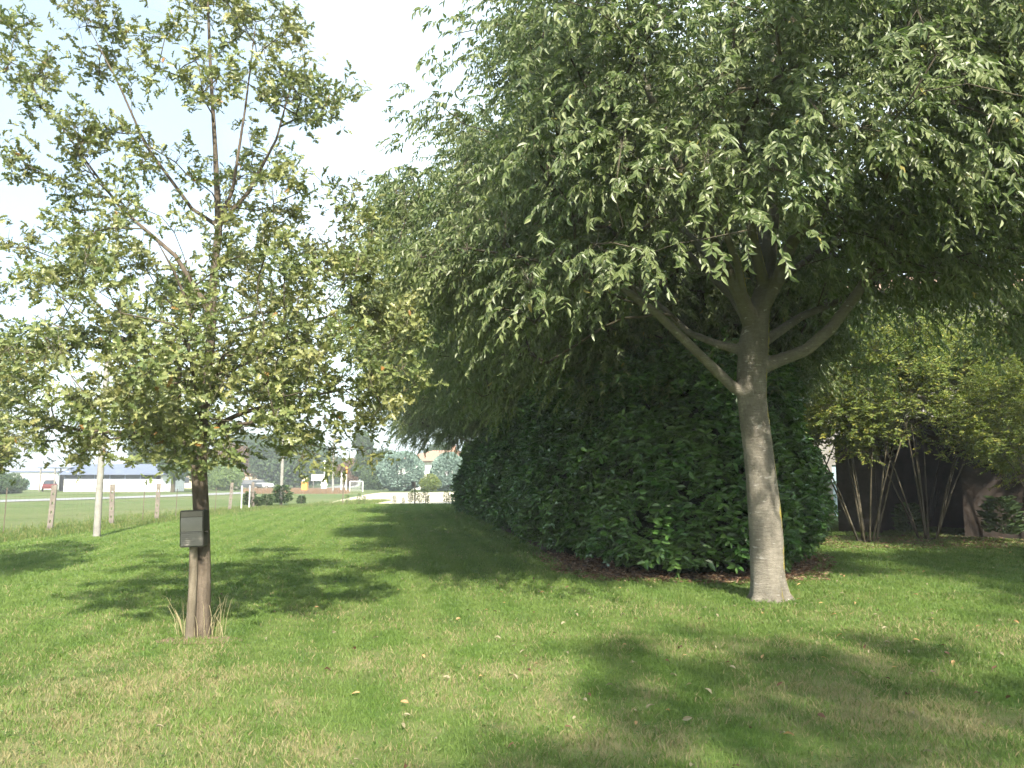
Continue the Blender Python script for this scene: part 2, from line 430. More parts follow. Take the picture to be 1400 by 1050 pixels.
def crown_mesh(name, rng, sk, center, n_per, sig, K, L, leaf, kind, droop, spread, facing, twig_r=.0022, iso=0., tumble=.28):
    tips = sk.p[sk.tips]; par = sk.p[sk.par[sk.tips]]
    out = tips - np.array(center); out[:, 2] *= .5
    base = np.repeat(tips, n_per, 0) + rng.normal(0, 1, (len(tips) * n_per, 3)) * np.array([sig, sig, sig * .8])
    o = nrm(np.repeat(out, n_per, 0)) + .6 * nrm(base - np.repeat(tips, n_per, 0)) + np.repeat(nrm(tips - par), n_per, 0) * .5 + rng.normal(0, 1, base.shape) * iso
    p, d, up, sz, rnd, tw = sprays(rng, base, o, K, L, leaf, kind, droop, spread, facing, tumble=tumble)
    V, I, T, R = leaves_mesh(kind, p, d, up, sz, rnd)
    tv, ti, tt = twig_mesh(tw, twig_r)
    # link each spray to its tip
    lv, li, lt = twig_mesh((np.repeat(tips, n_per, 0), (np.repeat(tips, n_per, 0) + base) / 2 + np.array([0, 0, .02]), base), twig_r * 1.2)
    V, I, T, R, Mx = join([(V, I, T, R, 0), (tv, ti, tt, np.zeros(len(tt)), 1), (lv, li, lt, np.zeros(len(lt)), 1)])
    return mesh_np(name, V, I, T, R, False, Mx)

# ================================================================== hackberry
def build_hackberry():
    rng = np.random.default_rng(11)
    B = P(1052, 815, 10.9); B = (B[0], 10.9, 0)
    def q(u, v, Y, r): a = P(u, v, Y); return (a[0] - B[0], Y - 10.9, max(a[2], 0), r)
    sk = Skeleton(rng)
    trunk = [(0, 0, -.12, .31), (0, 0, .0, .285), (-.005, 0, .07, .25), q(1049.5, 790, 10.9, .228), q(1048, 740, 10.9, .222), q(1044, 690, 10.9, .214), q(1039, 640, 10.9, .205), q(1033, 590, 10.9, .197), q(1028, 545, 10.9, .197), q(1028, 505, 10.9, .205), q(1031, 465, 10.9, .20), q(1036, 430, 10.9, .16), q(1047, 385, 10.9, .12), q(1056, 300, 11.0, .10), q(1050, 180, 11.2, .07), q(1060, 30, 11.3, .05), q(1050, -150, 11.3, .03)]
    sk.limb(trunk, .15)
    limbs = [
        [q(1020, 540, 10.9, .09), q(1000, 527, 10.8, .075), q(960, 488, 10.5, .065), q(900, 430, 10.0, .055), q(840, 385, 9.5, .045), q(760, 340, 9.0, .032)],
        [q(1020, 480, 10.9, .08), q(985, 472, 11.1, .06), q(942, 455, 11.5, .05), q(900, 415, 12.0, .04), q(840, 370, 12.6, .03)],
        [q(1045, 500, 10.9, .11), q(1072, 490, 10.9, .088), q(1103, 478, 10.8, .085), q(1136, 449, 10.6, .08), q(1173, 400, 10.4, .07), q(1212, 330, 10.2, .045), q(1240, 270, 10.0, .026)],
        [q(1040, 470, 10.9, .08), q(1095, 433, 11.5, .06), q(1165, 404, 12.3, .05), q(1260, 350, 13.1, .035)],
        [q(1030, 450, 10.9, .13), q(1015, 410, 10.7, .105), q(985, 355, 10.4, .09), q(946, 267, 9.9, .07), q(905, 170, 9.5, .05), q(860, 60, 9.2, .035)],
        [q(1036, 430, 10.9, .12), q(1064, 381, 10.7, .095), q(1083, 331, 10.4, .085), q(1125, 285, 10.0, .07), q(1190, 180, 9.6, .05), q(1230, 60, 9.3, .035)],
        [q(1045, 395, 10.9, .09), q(1030, 330, 10.3, .07), q(1020, 250, 9.5, .05), q(1010, 200, 8.8, .035)],
        [q(1050, 360, 10.9, .08), q(1030, 300, 11.7, .065), q(1000, 240, 12.8, .05), q(960, 190, 13.8, .03)],
        [q(1015, 410, 10.7, .08), q(960, 340, 11.5, .06), q(900, 280, 12.2, .045), q(830, 230, 12.8, .03)],
        [q(1033, 455, 10.9, .08), q(1000, 405, 11.3, .06), q(940, 345, 11.8, .045), q(880, 300, 12.2, .03)],
        [q(1052, 395, 10.9, .06), q(1090, 365, 11.4, .05), q(1150, 320, 12.0, .035)],
        [q(1018, 415, 10.8, .07), q(1008, 360, 10.2, .055), q(985, 300, 9.6, .04), q(975, 255, 9.2, .025)],
        [q(1083, 331, 10.4, .07), q(1130, 290, 11.5, .05), q(1180, 240, 12.8, .035)],
    ]
    for l in limbs: sk.limb(l, .2)
    nl = len(sk.chains)
    for i in range(sk.n):
        if sk.p[i, 2] < 3.3: sk.ok[i] = False
    prof = [(2.35, 2.2), (2.9, 3.9), (3.8, 4.6), (5.5, 4.9), (7.2, 4.5), (8.8, 3.5), (10.2, 1.6), (10.8, .4)]
    def bottom(r, az): return 4.75 + .45 * np.maximum(0, -np.sin(az)) - 1.1 * (r / 4.6) ** 2 - 1.35 * np.maximum(0, -np.cos(az)) * (r / 4.6) ** 1.2 - .25 * np.maximum(0, np.cos(az))
    A = crown_points(rng, 1080, prof, 190, .40, bottom, .14, .36)
    E = []
    for _ in range(230):
        u = rng.uniform(960, 1420); v = rng.uniform(-120, 235 if u < 1120 else 255); Y = rng.uniform(7.4, 12.5); a = q(u, v, Y, 0)[:3]; E.append(a)
    for _ in range(110):
        E.append(q(rng.uniform(1130, 1430), rng.uniform(240, 395), rng.uniform(9.2, 13.0), 0)[:3])
    A = np.concatenate([A, np.array(E)])
    sk.grow(A, w=.30, step=.28, bend=.3, jit=.035, sag=.3)
    sk.radii(.0055, .44)
    thick = []
    V, I, T, R, _ = sk.tubes(sk.chains[:nl], 20)
    me = mesh_np('trunk', V, I, T, None, True)
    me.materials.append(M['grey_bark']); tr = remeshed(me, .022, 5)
    # root flare and slow fluting of the bole
    co = np.zeros(len(tr.vertices) * 3, np.float32); tr.vertices.foreach_get('co', co); co = co.reshape(-1, 3)
    az = np.arctan2(co[:, 1], co[:, 0]); w = np.clip(1 - co[:, 2] / .55, 0, 1) ** 2 * (co[:, 2] < .6)
    f = 1 + w * (.02 + .13 * np.cos(az * 5 + 1.0) + .07 * np.cos(az * 3)); m = co[:, 2] < 2.4
    g = 1 + .018 * np.sin(az * 3 + co[:, 2] * 1.3) + .012 * np.sin(az * 2 - co[:, 2] * 4)
    ax = np.interp(co[:, 2], [a[2] for a in trunk], [a[0] for a in trunk])
    co[m, 0] = ax[m] + (co[m, 0] - ax[m]) * (f * g)[m]; co[m, 1] *= (f * g)[m]
    tr.vertices.foreach_set('co', co.ravel()); tr.update()
    V, I, T, R, _ = sk.tubes(sk.chains[nl:], 6)
    br = mesh_np('branch', V, I, T, None, True)
    cr = crown_mesh('crown', rng, sk, (0, 0, 5.2), 15, .23, 12, .30, .093, 'lance', .70, .55, .6, tumble=.34)
    root = empty('hackberry_tree', B, label='nearest large leafy tree with a bare pale grey trunk at the end of the hedge', cat='tree', group='large trees in a row along the hedge')
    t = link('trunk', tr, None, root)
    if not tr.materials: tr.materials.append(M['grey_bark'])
    link('branches', br, M['limb_bark'], root); link('crown', cr, [M['hack'], M['twig']], root)
    return root

hack = build_hackberry()
for (x, y, rz, s, lab) in [
    (2.3, 18.6, 2.1, 1.12, 'second leafy tree of the row, drooping over the dark hedge just behind the grey trunk'),
    (1.2, 26.5, 4.0, 1.10, 'third leafy tree of the row, its crown hanging over the middle of the hedge'),
    (-.1, 34.5, .9, 1.10, 'fourth leafy tree of the row, its crown low over the far part of the hedge'),
    (-1.0, 42.5, 5.1, 1.0, 'farthest leafy tree of the row, beside the end of the hedge near the sandy strip'),
    (13.6, 5.2, 3.0, 1.0, 'large leafy tree at the right edge, its trunk out of view'),
    ]:
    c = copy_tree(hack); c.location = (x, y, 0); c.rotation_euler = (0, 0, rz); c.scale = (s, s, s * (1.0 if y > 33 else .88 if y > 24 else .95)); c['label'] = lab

# ================================================================== young oak
def build_oak():
    rng = np.random.default_rng(5)
    B = P(276, 862, 8.4); B = (B[0], 8.4, 0)
    def q(u, v, Y, r): a = P(u, v, Y); return (a[0] - B[0], Y - 8.4, max(a[2], 0), r)
    sk = Skeleton(rng)
    sk.limb([(0, 0, -.08, .10), (0, 0, 0, .092), (0, 0, .10, .085), q(277, 780, 8.4, .083), q(275, 700, 8.4, .082), q(272, 640, 8.4, .080), q(275, 590, 8.4, .062), q(283, 530, 8.4, .053), q(289, 450, 8.4, .05), q(291, 390, 8.4, .044), q(299, 310, 8.4, .040), q(294, 200, 8.4, .026), q(288, 100, 8.4, .02), q(284, 0, 8.4, .016), q(280, -120, 8.4, .010)], .12)
    for l in [
        [q(272, 628, 8.4, .045), q(250, 606, 8.35, .036), q(180, 592, 8.2, .024), q(80, 586, 8.0, .014), q(0, 575, 7.9, .008)],
        [q(275, 600, 8.4, .035), q(243, 565, 8.4, .03), q(246, 500, 8.3, .024), q(262, 430, 8.1, .02), q(240, 375, 8.0, .015), q(215, 330, 7.9, .009)],
        [q(243, 540, 8.4, .026), q(205, 490, 8.5, .022), q(130, 470, 8.7, .016), q(45, 430, 8.9, .009)],
        [q(276, 590, 8.4, .03), q(330, 565, 8.3, .026), q(400, 545, 8.1, .018), q(490, 530, 8.0, .009)],
        [q(285, 520, 8.4, .03), q(350, 490, 8.6, .022), q(420, 440, 8.8, .015), q(490, 420, 8.9, .008)],
        [q(299, 310, 8.4, .026), q(262, 285, 8.4, .022), q(200, 200, 8.3, .017), q(160, 110, 8.2, .012), q(112, 20, 8.2, .007)],
        [q(299, 310, 8.4, .026), q(340, 262, 8.4, .022), q(378, 190, 8.5, .015), q(405, 90, 8.5, .009)],
        [q(299, 305, 8.4, .026), q(318, 260, 8.4, .02), q(335, 150, 8.3, .014), q(350, 30, 8.2, .009)],
        [q(290, 430, 8.4, .03), q(240, 350, 8.5, .025), q(165, 285, 8.5, .018), q(110, 210, 8.5, .013), q(60, 140, 8.5, .009), q(15, 85, 8.5, .006)],
        [q(275, 590, 8.4, .028), q(270, 540, 8.0, .024), q(262, 500, 7.5, .017), q(255, 470, 7.1, .010)],
        [q(280, 550, 8.4, .028), q(290, 520, 8.9, .022), q(310, 480, 9.5, .015), q(330, 450, 10.0, .009)],
        [q(276, 585, 8.4, .028), q(330, 580, 7.8, .02), q(390, 570, 7.4, .012)],
        [q(276, 585, 8.4, .028), q(230, 590, 7.9, .02), q(150, 600, 7.3, .010)],
    ]: sk.limb(l, .14)
    nl = len(sk.chains)
    for i in range(sk.n):
        if sk.p[i, 2] < 1.72: sk.ok[i] = False
    prof = [(1.72, 1.4), (2.05, 1.9), (2.7, 2.08), (3.4, 2.0), (4.2, 1.75), (5.0, 1.5), (6.0, 1.22), (7.2, .95), (8.2, .4)]
    A = crown_points(rng, 350, prof, 95, .16, None, .16, .22)
    A2 = crown_points(rng, 150, [(1.75, 1.7), (2.2, 2.0), (3.3, 1.9), (3.9, 1.5)], 55, .17, None, .16, .25)
    pts = []
    for u, v in [(15, 85), (50, 130), (20, 30), (95, 190), (70, 95), (115, 15), (150, 40), (40, 240), (150, 95), (85, 270), (20, 330), (500, 430), (20, 480), (10, 540)]:
        a = q(u, v, 8.4 + rng.uniform(-.4, .4), 0)[:3]
        pts += [np.array(a) + rng.normal(0, .10, 3) for _ in range(4)]
    for _ in range(60):
        pts.append(np.array(q(rng.uniform(170, 430), rng.uniform(425, 612), rng.uniform(7.2, 9.0), 0)[:3]))
    sk.grow(np.concatenate([A, A2, np.array(pts)]), w=.25, step=.16, bend=.25, jit=.02)
    sk.radii(.0035, .42)
    V, I, T, R, _ = sk.tubes(sk.chains[:nl], 12)
    me = mesh_np('trunk', V, I, T, None, True); me.materials.append(M['oak_bark']); tr = remeshed(me, .012, 2)
    V, I, T, R, _ = sk.tubes(sk.chains[nl:], 5)
    br = mesh_np('branches', V, I, T, None, True)
    cr = crown_mesh('crown', rng, sk, (0, 0, 2.2), 8, .095, 8, .15, .080, 'oak', -.05, 0.8, .8, .0024, iso=.75, tumble=.75)
    root = empty('oak_tree', B, label='young oak with thin brown trunk and open yellowish crown, carrying the grey metal box', cat='tree')
    link('trunk', tr, None, root)
    link('branches', br, M['limb_bark'], root); link('crown', cr, [M['oak'], M['twig']], root)
    return root

oak = build_oak()
c = copy_tree(oak); c.location = (-9.1, 11.8, 0); c.rotation_euler = (0, 0, 2.0); c.scale = (.86,) * 3
c['label'] = 'oak crown at the left edge of the picture, trunk out of view'

# ================================================================== laurel hedge
def build_hedge():
    rng = np.random.default_rng(3)
    foot = np.array([(1.35, 14.6), (1.95, 13.35), (3.2, 12.95), (4.5, 13.4), (5.5, 15.0), (6.3, 17.2), (6.6, 19.6), (6.0, 22), (4.4, 25), (2.9, 31), (1.3, 38), (-.1, 43), (-2.3, 43.5), (-2.6, 41), (-1.75, 35), (-.9, 29), (-.15, 23.5), (.45, 19.2)])
    # smooth closed outline
    P2 = foot
    for _ in range(2):
        n = np.roll(P2, -1, 0); P2 = np.stack([.75 * P2 + .25 * n, .25 * P2 + .75 * n], 1).reshape(-1, 2)
    seg = np.roll(P2, -1, 0) - P2; L = np.linalg.norm(seg, axis=1); cum = np.concatenate([[0], np.cumsum(L)])
    cen = P2.mean(0)
    def at(s):
        s = np.mod(s, cum[-1]); i = np.clip(np.searchsorted(cum, s, side='right') - 1, 0, len(L) - 1)
        t = (s - cum[i]) / L[i]; p = P2[i] + seg[i] * t[:, None]
        d = seg[i] / L[i][:, None]; return p, np.stack([d[:, 1], -d[:, 0]], 1)
    def hgt(y): return np.interp(y, [12, 20, 30, 44], [3.6, 3.9, 3.4, 2.9])
    def prof(z, h): # outward bulge against height fraction
        return np.interp(z / h, [0, .06, .22, .55, .85, 1.0], [-.22, -.02, .16, .02, -.40, -1.15])
    def lump(p, z): return .20 * np.sin(p[:, 1] * 1.05 + 1.2) * np.clip((p[:, 1] - 14) / 4, 0, 1) + .22 * np.sin(p[:, 0] * 2.3 + z * 1.9) * np.sin(p[:, 1] * 1.9 - z * 1.3) + .10 * np.sin(p[:, 0] * 5.1 + p[:, 1] * 4.3 + z * 3.7)
    base = []; out = []
    # sides, denser toward the near end
    n = 30000; s = rng.uniform(0, cum[-1], n); p, nr = at(s)
    dens = np.clip((17.0 / p[:, 1]) ** 1.7, .12, 1); keep = rng.uniform(0, 1, n) < dens; p = p[keep]; nr = nr[keep]
    h = hgt(p[:, 1]); z = rng.uniform(.05, 1, len(p)) * h
    depth = rng.exponential(.13, len(p))
    q = p + nr * (prof(z, h) + lump(p, z) - np.minimum(depth, .5))[:, None]
    base.append(np.column_stack([q, z])); out.append(np.column_stack([nr, np.full(len(p), .55)]))
    # top
    n = 9000; a = rng.integers(0, len(P2), n); t = np.sqrt(rng.uniform(0, 1, n))
    mid = np.array([np.interp(P2[a, 1], [13, 20, 30, 43], [3.3, 3.4, 1.4, -1.1]), np.clip(P2[a, 1], 15, 41)]).T
    p = mid + (P2[a] - mid) * t[:, None]; keep = rng.uniform(0, 1, n) < np.clip((17 / p[:, 1]) ** 1.3, .15, 1); p = p[keep]; t = t[keep]
    z = hgt(p[:, 1]) * (1 - .10 * t ** 4) + rng.normal(0, .12, len(p))
    base.append(np.column_stack([p, z])); out.append(np.column_stack([rng.normal(0, .4, (len(p), 2)), np.ones(len(p))]))
    base = np.concatenate(base); out = np.concatenate(out)
    pts, d, up, sz, rnd, tw = sprays(rng, base, out, 8, .21, .142, 'oval', .12, .75, .6)
    far = np.clip(pts[:, 1] / 22, 1, 1.6); sz = sz * far
    V, I, T, R = leaves_mesh('oval', pts, d, up, sz, rnd)
    tv, ti, tt = twig_mesh(tw, .003)
    V, I, T, R, Mx = join([(V, I, T, R, 0), (tv, ti, tt, np.zeros(len(tt)), 1)])
    root = empty('laurel_hedge', (3, 13, 0), label='thick dark green glossy laurel hedge running away behind the grey trunk', cat='hedge')
    o = link('foliage', mesh_np('foliage', V, I, T, R, False, Mx), [M['laurel'], M['twig']], root); o.location = (-3, -13, 0)
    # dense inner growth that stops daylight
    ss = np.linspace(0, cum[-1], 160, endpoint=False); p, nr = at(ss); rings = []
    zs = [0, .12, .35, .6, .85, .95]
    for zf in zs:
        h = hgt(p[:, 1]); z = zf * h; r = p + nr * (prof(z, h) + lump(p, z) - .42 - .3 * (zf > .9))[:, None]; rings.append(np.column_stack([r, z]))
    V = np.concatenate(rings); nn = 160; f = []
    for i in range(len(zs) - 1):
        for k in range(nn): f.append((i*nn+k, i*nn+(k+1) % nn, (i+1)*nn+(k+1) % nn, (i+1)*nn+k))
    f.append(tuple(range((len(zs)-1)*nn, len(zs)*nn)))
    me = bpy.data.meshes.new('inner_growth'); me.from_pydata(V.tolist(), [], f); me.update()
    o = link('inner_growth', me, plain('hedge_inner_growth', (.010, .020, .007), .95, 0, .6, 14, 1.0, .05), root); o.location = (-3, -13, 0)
    return foot
hedge_foot = build_hedge()

# ================================================================== shrubs by the shed
def build_shrub():
    rng = np.random.default_rng(21); sk = Skeleton(rng)
    sk.limb([(0, 0, -.05, .035), (0, 0, .15, .032)], .1)
    for k in range(9):
        a = rng.uniform(0, 6.28); l = rng.uniform(.5, 1.5); b = (math.cos(a) * .22, math.sin(a) * .22)
        lean = rng.uniform(.5, 1.7); hh = rng.uniform(3.0, 5.6)
        sk.limb([(0, 0, .02, .02), (b[0], b[1], .05, .028), (b[0] + math.cos(a) * lean * .35, b[1] + math.sin(a) * lean * .35, hh * .4, .022), (b[0] + math.cos(a) * lean * .8, b[1] + math.sin(a) * lean * .8, hh * .8, .015), (math.cos(a) * lean * 1.3, math.sin(a) * lean * 1.3, hh, .008)], .2)
    nl = len(sk.chains)
    for i in range(sk.n):
        if sk.p[i, 2] < 2.1: sk.ok[i] = False
    A = crown_points(rng, 420, [(2.35, 1.3), (3.0, 2.1), (4.3, 2.4), (5.6, 1.7), (6.6, .5)], 75, .27, None, .2, .25)
    sk.grow(A, w=.2, step=.2, bend=.25, jit=.03, sag=.2); sk.radii(.004, .42)
    V, I, T, R, _ = sk.tubes(sk.chains, 6)
    st = mesh_np('stems', V, I, T, None, True)
    cr = crown_mesh('foliage', rng, sk, (0, 0, 2.5), 9, .17, 12, .32, .074, 'oval', .2, .9, .55, .0015, iso=.4)
    root = empty('elm_shrub', (9.0, 20.5, 0), label='tall multi stemmed yellow green shrub beside the pale doorway, left of the dark shed opening', cat='shrub', group='tall yellow green shrubs in front of the shed')
    link('stems', st, M['limb_bark'], root); link('foliage', cr, [M['elm'], M['twig']], root)
    return root
shrub = build_shrub()
for (x, y, rz, s, lab) in [(11.0, 21.4, 1.3, 1.0, 'tall yellow green shrub whose thin stems cross the black shed opening'),
                           (13.6, 19.8, 2.9, .98, 'tall yellow green shrub in front of the brown shed wall'),
                           (11.5, 16.8, 4.4, .72, 'bright low spreading shrub at the right edge with bare forked stems'),
                           (15.0, 21.5, 5.6, 1.1, 'tall shrub rising behind the shed at the right edge'),
                           (9.3, 26.2, .5, 1.12, 'tall shrub between the dark shed and the grey farmhouse'),
                           (13.4, 26.5, 3.5, 1.2, 'tall shrub showing above the flat roof of the dark shed'),
                           (8.3, 28.0, 5.0, 1.2, 'tall shrub partly behind the right end of the laurel hedge')]:
    c = copy_tree(shrub); c.location = (x, y, 0); c.rotation_euler = (0, 0, rz); c.scale = (s, s, s); c['label'] = lab

# ================================================================== ground
def sheet(name, pts, z, mat, kind='structure', cuts=0):
    me = bpy.data.meshes.new(name); me.from_pydata([(x, y, z) for x, y in pts], [], [tuple(range(len(pts)))]); me.update()
    return link(name, me, mat, kind=kind)
M['field'] = mat_field(); M['lawn'] = mat_lawn(); M['blades'] = mat_blades()
sheet('ground', [(-600, -60), (600, -60), (600, 620), (-600, 620)], -.02, M['field'])
lawn_pts = [(-11.9, -12), (-12.6, 12), (-12.9, 20), (-12.7, 26), (-13.0, 36), (-12.4, 44), (-9.5, 50.5), (-4, 52.0), (0, 52.5), (6, 50), (9, 36), (26, 30), (26, -12)]
sheet('lawn', lawn_pts, 0.0, M['lawn'])
asph = NT('road_asphalt'); pos = asph.coord()
cc = asph.mix(asph.noise(30, 5, .7, pos), (.20, .20, .20), (.30, .30, .29)); M['asph'] = asph.finish(asph.n('BsdfPrincipled', i_Base_Color=cc, i_Roughness=.85))
# the road comes in from the left and runs off to the far centre
def rd(u, v): k = H * F / (v - 655) ; return ((u - 700) / F * k, k)
road_c = [(-80, 27), (-45.5, 44.5), (-38, 57), (-33.5, 72), (-31, 95), (-31, 125), (-34, 160), (-42, 210), (-60, 300)]
def ribbon(name, c, w, z, mat, kind='structure'):
    c = [Vector((x, y, 0)) for x, y in c]; L = []; R = []
    for i, p in enumerate(c):
        d = (c[min(i+1, len(c)-1)] - c[max(i-1, 0)]).normalized(); n = Vector((-d.y, d.x, 0))
        L.append(p + n * w / 2); R.append(p - n * w / 2)
    v = [(p.x, p.y, z) for p in R] + [(p.x, p.y, z) for p in L]; n = len(c)
    me = bpy.data.meshes.new(name); me.from_pydata(v, [], [(i, i+1, n+i+1, n+i) for i in range(n-1)]); me.update()
    return link(name, me, mat, kind=kind)
ribbon('road', road_c, 5.2, .012, M['asph'])
ribbon('road_edge_line', [(x + 2.2 * .7, y - 2.2 * .5) for x, y in road_c[:5]], .14, .02, plain('white_road_paint', (.7, .7, .68), .7))
sand = NT('pale_sand'); pos = sand.coord()
cc = sand.mix(sand.noise(.6, 6, .7, pos), (.50, .43, .31), (.62, .55, .42)); M['sand'] = sand.finish(sand.n('BsdfPrincipled', i_Base_Color=cc, i_Roughness=.95))
sheet('sand_track', [(-12.4, 54.2), (-8, 53.2), (0, 53.3), (9, 51.5), (10, 72), (3, 96), (-7, 98), (-15.6, 96), (-15.2, 84), (-14.0, 70), (-13.2, 61)], -.008, M['sand'])
litter = NT('leaf_litter_soil'); pos = litter.coord()
cc = litter.ramp(litter.noise(26, 6, .75, pos), [(.3, (.035, .024, .015)), (.5, (.085, .055, .034)), (.62, (.15, .10, .065)), (.75, (.05, .035, .02))])
M['soil'] = litter.finish(litter.n('BsdfPrincipled', i_Base_Color=cc, i_Roughness=.95))
def soft_outline(cx, cy, rx, ry, rng, n=60, amp=.14):
    nz = anoise(rng, 7); return [(cx + rx * math.cos(a) * (1 + amp * nz(a, 0)), cy + ry * math.sin(a) * (1 + amp * nz(a, 1))) for a in np.linspace(0, 2 * math.pi, n, endpoint=False)]
_r = np.random.default_rng(8)
fc = np.array(hedge_foot); ring = [(x + (.12 if y > 17 and x < 4 else -.30 if x < 2.5 else .15), y + (-.22 if y < 15 else 0)) for x, y in fc]
sheet('soil_bed', ring, .004, M['soil'])
sheet('shed_soil', soft_outline(12.2, 21.6, 4.2, 2.0, _r), .008, M['soil'])
sheet('oak_soil', soft_outline(-3.15, 8.2, .42, .22, _r), .004, plain('dry_soil', (.20, .15, .09), .95, 0, .4, 14, .5))

def inside_poly(x, y, poly):
    poly = np.array(poly); c = np.zeros(len(x), bool); j = len(poly) - 1
    for i in range(len(poly)):
        xi, yi = poly[i]; xj, yj = poly[j]
        m = ((yi > y) != (yj > y)) & (x < (xj - xi) * (y - yi) / (yj - yi + 1e-12) + xi); c ^= m; j = i
    return c

def build_grass():
    rng = np.random.default_rng(1); n = 950000
    # more blades near the front of the lawn
    y = (3.3 ** .55 + rng.uniform(0, 1, n) * (53 ** .55 - 3.3 ** .55)) ** (1 / .55)
    hw = y * .70 + 1.2; x = rng.uniform(-1, 1, n) * hw
    ok = inside_poly(x, y, lawn_pts) & ~inside_poly(x, y, ring)
    cl = .5 + .5 * np.sin(x * 7.3 + np.sin(y * 5.1) * 2) * np.sin(y * 6.7 + np.sin(x * 4.3) * 2)
    ok &= rng.uniform(0, 1, n) < .45 + .55 * cl
    x = x[ok]; y = y[ok]; n = len(x); cl = cl[ok]
    h = rng.uniform(.018, .042, n) * (.75 + .5 * cl) * (1 + .02 * y); w = .0019 * (y / 4) ** .95 * rng.uniform(.7, 1.3, n)
    a = rng.uniform(0, 2 * np.pi, n); lean = rng.uniform(.1, 1.1, n) * h; la = rng.uniform(0, 2 * np.pi, n)
    b = np.stack([x, y, np.zeros(n)], 1); s = np.stack([np.cos(a), np.sin(a), np.zeros(n)], 1) * w[:, None]
    m_ = b + np.stack([np.cos(la) * lean * .35, np.sin(la) * lean * .35, h * .62], 1)
    tp = b + np.stack([np.cos(la) * lean, np.sin(la) * lean, h], 1)
    V = np.stack([b - s, b + s, m_ + s * .8, tp, m_ - s * .8], 1).reshape(-1, 3)
    idx = np.arange(n * 5); tot = np.full(n, 5)
    link('grass', mesh_np('grass', V, idx, tot, rng.uniform(0, 1, n)), M['blades'], kind='stuff', label='short mown grass with dry straw coloured patches', cat='grass')
build_grass()
def build_weeds():
    rng = np.random.default_rng(15); c = rng.uniform(0, 1, (1500, 2)); y = 4.2 + 12 * c[:, 1]; x = (c[:, 0] - .5) * 1.5 * y
    k = np.sin(x * 1.7 + 1) * np.sin(y * 1.3) > -.15; x = x[k]; y = y[k]; ok = inside_poly(x, y, lawn_pts) & ~inside_poly(x, y, ring); x = x[ok]; y = y[ok]
    n = len(x); m = 7; a = rng.uniform(0, 6.28, (n, m)); P_ = np.stack([x[:, None] + np.cos(a) * rng.uniform(0, .05, (n, m)), y[:, None] + np.sin(a) * rng.uniform(0, .05, (n, m)), rng.uniform(.012, .034, (n, m))], 2).reshape(-1, 3)
    d = np.stack([np.cos(a), np.sin(a), rng.uniform(.1, .7, (n, m))], 2).reshape(-1, 3); N = n * m
    V, I, T, R = leaves_mesh('oval', P_, d, np.array([0, 0, 1.]) + rng.normal(0, .35, (N, 3)), rng.uniform(.012, .028, N), rng.uniform(0, 1, N))
    link('lawn_weeds', mesh_np('lawn_weeds', V, I, T, R), leaf_mat('lawn_weed_leaf', [(0, (.05, .10, .02)), (.8, (.10, .17, .035)), (1, (.16, .22, .06))], .5, .25, (.15, .3, .04), .4), kind='stuff', label='tiny broad leaved weeds and clover growing low in the lawn', cat='weeds')
build_weeds()

def tufts(name, pts, h0, h1, n_per, spread, mat, rng, w=.006, parent=None, **k):
    """upright grass stalks round each point"""
    pts = np.array(pts, float); b = np.repeat(pts, n_per, 0); n = len(b)
    b = b + np.column_stack([rng.normal(0, spread, (n, 2)), np.zeros(n)])
    h = rng.uniform(h0, h1, n); la = rng.uniform(0, 6.283, n); lean = h * rng.uniform(.05, .7, n)
    a = rng.uniform(0, 6.283, n); s = np.stack([np.cos(a), np.sin(a), np.zeros(n)], 1) * w
    dirv = np.stack([np.cos(la), np.sin(la), np.zeros(n)], 1)
    p1 = b + dirv * (lean * .2)[:, None] + np.array([0, 0, 1]) * (h * .5)[:, None]
    p2 = b + dirv * (lean * .6)[:, None] + np.array([0, 0, 1]) * (h * .85)[:, None]
    p3 = b + dirv * lean[:, None] + np.array([0, 0, 1]) * (h * (1 - .15 * lean / h))[:, None]
    V = np.stack([b - s, b + s, p1 + s * .8, p2 + s * .6, p3, p2 - s * .6, p1 - s * .8], 1).reshape(-1, 3)
    o = link(name, mesh_np(name, V, np.arange(n * 7), np.full(n, 7), rng.uniform(0, 1, n)), mat, parent, **k); return o
_r = np.random.default_rng(44)
M['verge'] = leaf_mat('verge_grass', [(0, (.07, .13, .03)), (.6, (.13, .19, .05)), (1, (.30, .27, .12))], .6, .3, (.2, .3, .05), .2)
M['drystalk'] = leaf_mat('dry_stalk', [(0, (.30, .26, .14)), (1, (.45, .40, .24))], .7, .2, (.4, .35, .15), .2)
tufts('dry_stalks', [(-3.19 + dx, 8.4 + dy, 0) for dx, dy in [(-.13, -.03), (.13, .02), (.20, -.02), (-.22, .02), (.02, -.12), (.10, -.10)]], .10, .48, 9, .05, M['drystalk'], _r, .0028, kind='stuff', label='dry bleached grass stalks standing round the foot of the young oak', cat='dry grass')
vp = []
for i in range(5200):
    y = 14 + 46 * _r.uniform() ** 1.2; x = np.interp(y, [14, 20, 26, 36, 44, 52], [-12.6, -12.9, -12.8, -13.1, -12.5, -9]) - abs(_r.normal(0, 1)) * 1.6 - .05; vp.append((x, y, -.02))
tufts('verge_grass', vp, .05, .20, 7, .10, M['verge'], _r, .007, kind='stuff', label='unmown rough grass along the wire fence and beyond it', cat='rough grass')
vp = [((_r.uniform(340, 475) - 700) / F * Y_, Y_, -.02) for Y_ in _r.uniform(88, 118, 1700)]
tufts('rough_meadow', vp, .15, .45, 8, .35, leaf_mat('meadow_grass', [(0, (.22, .15, .09)), (1, (.34, .22, .15))], .7, .3, (.3, .25, .1), .2), _r, .02, kind='stuff', label='reddish brown rough meadow beyond the lawn end', cat='rough grass')

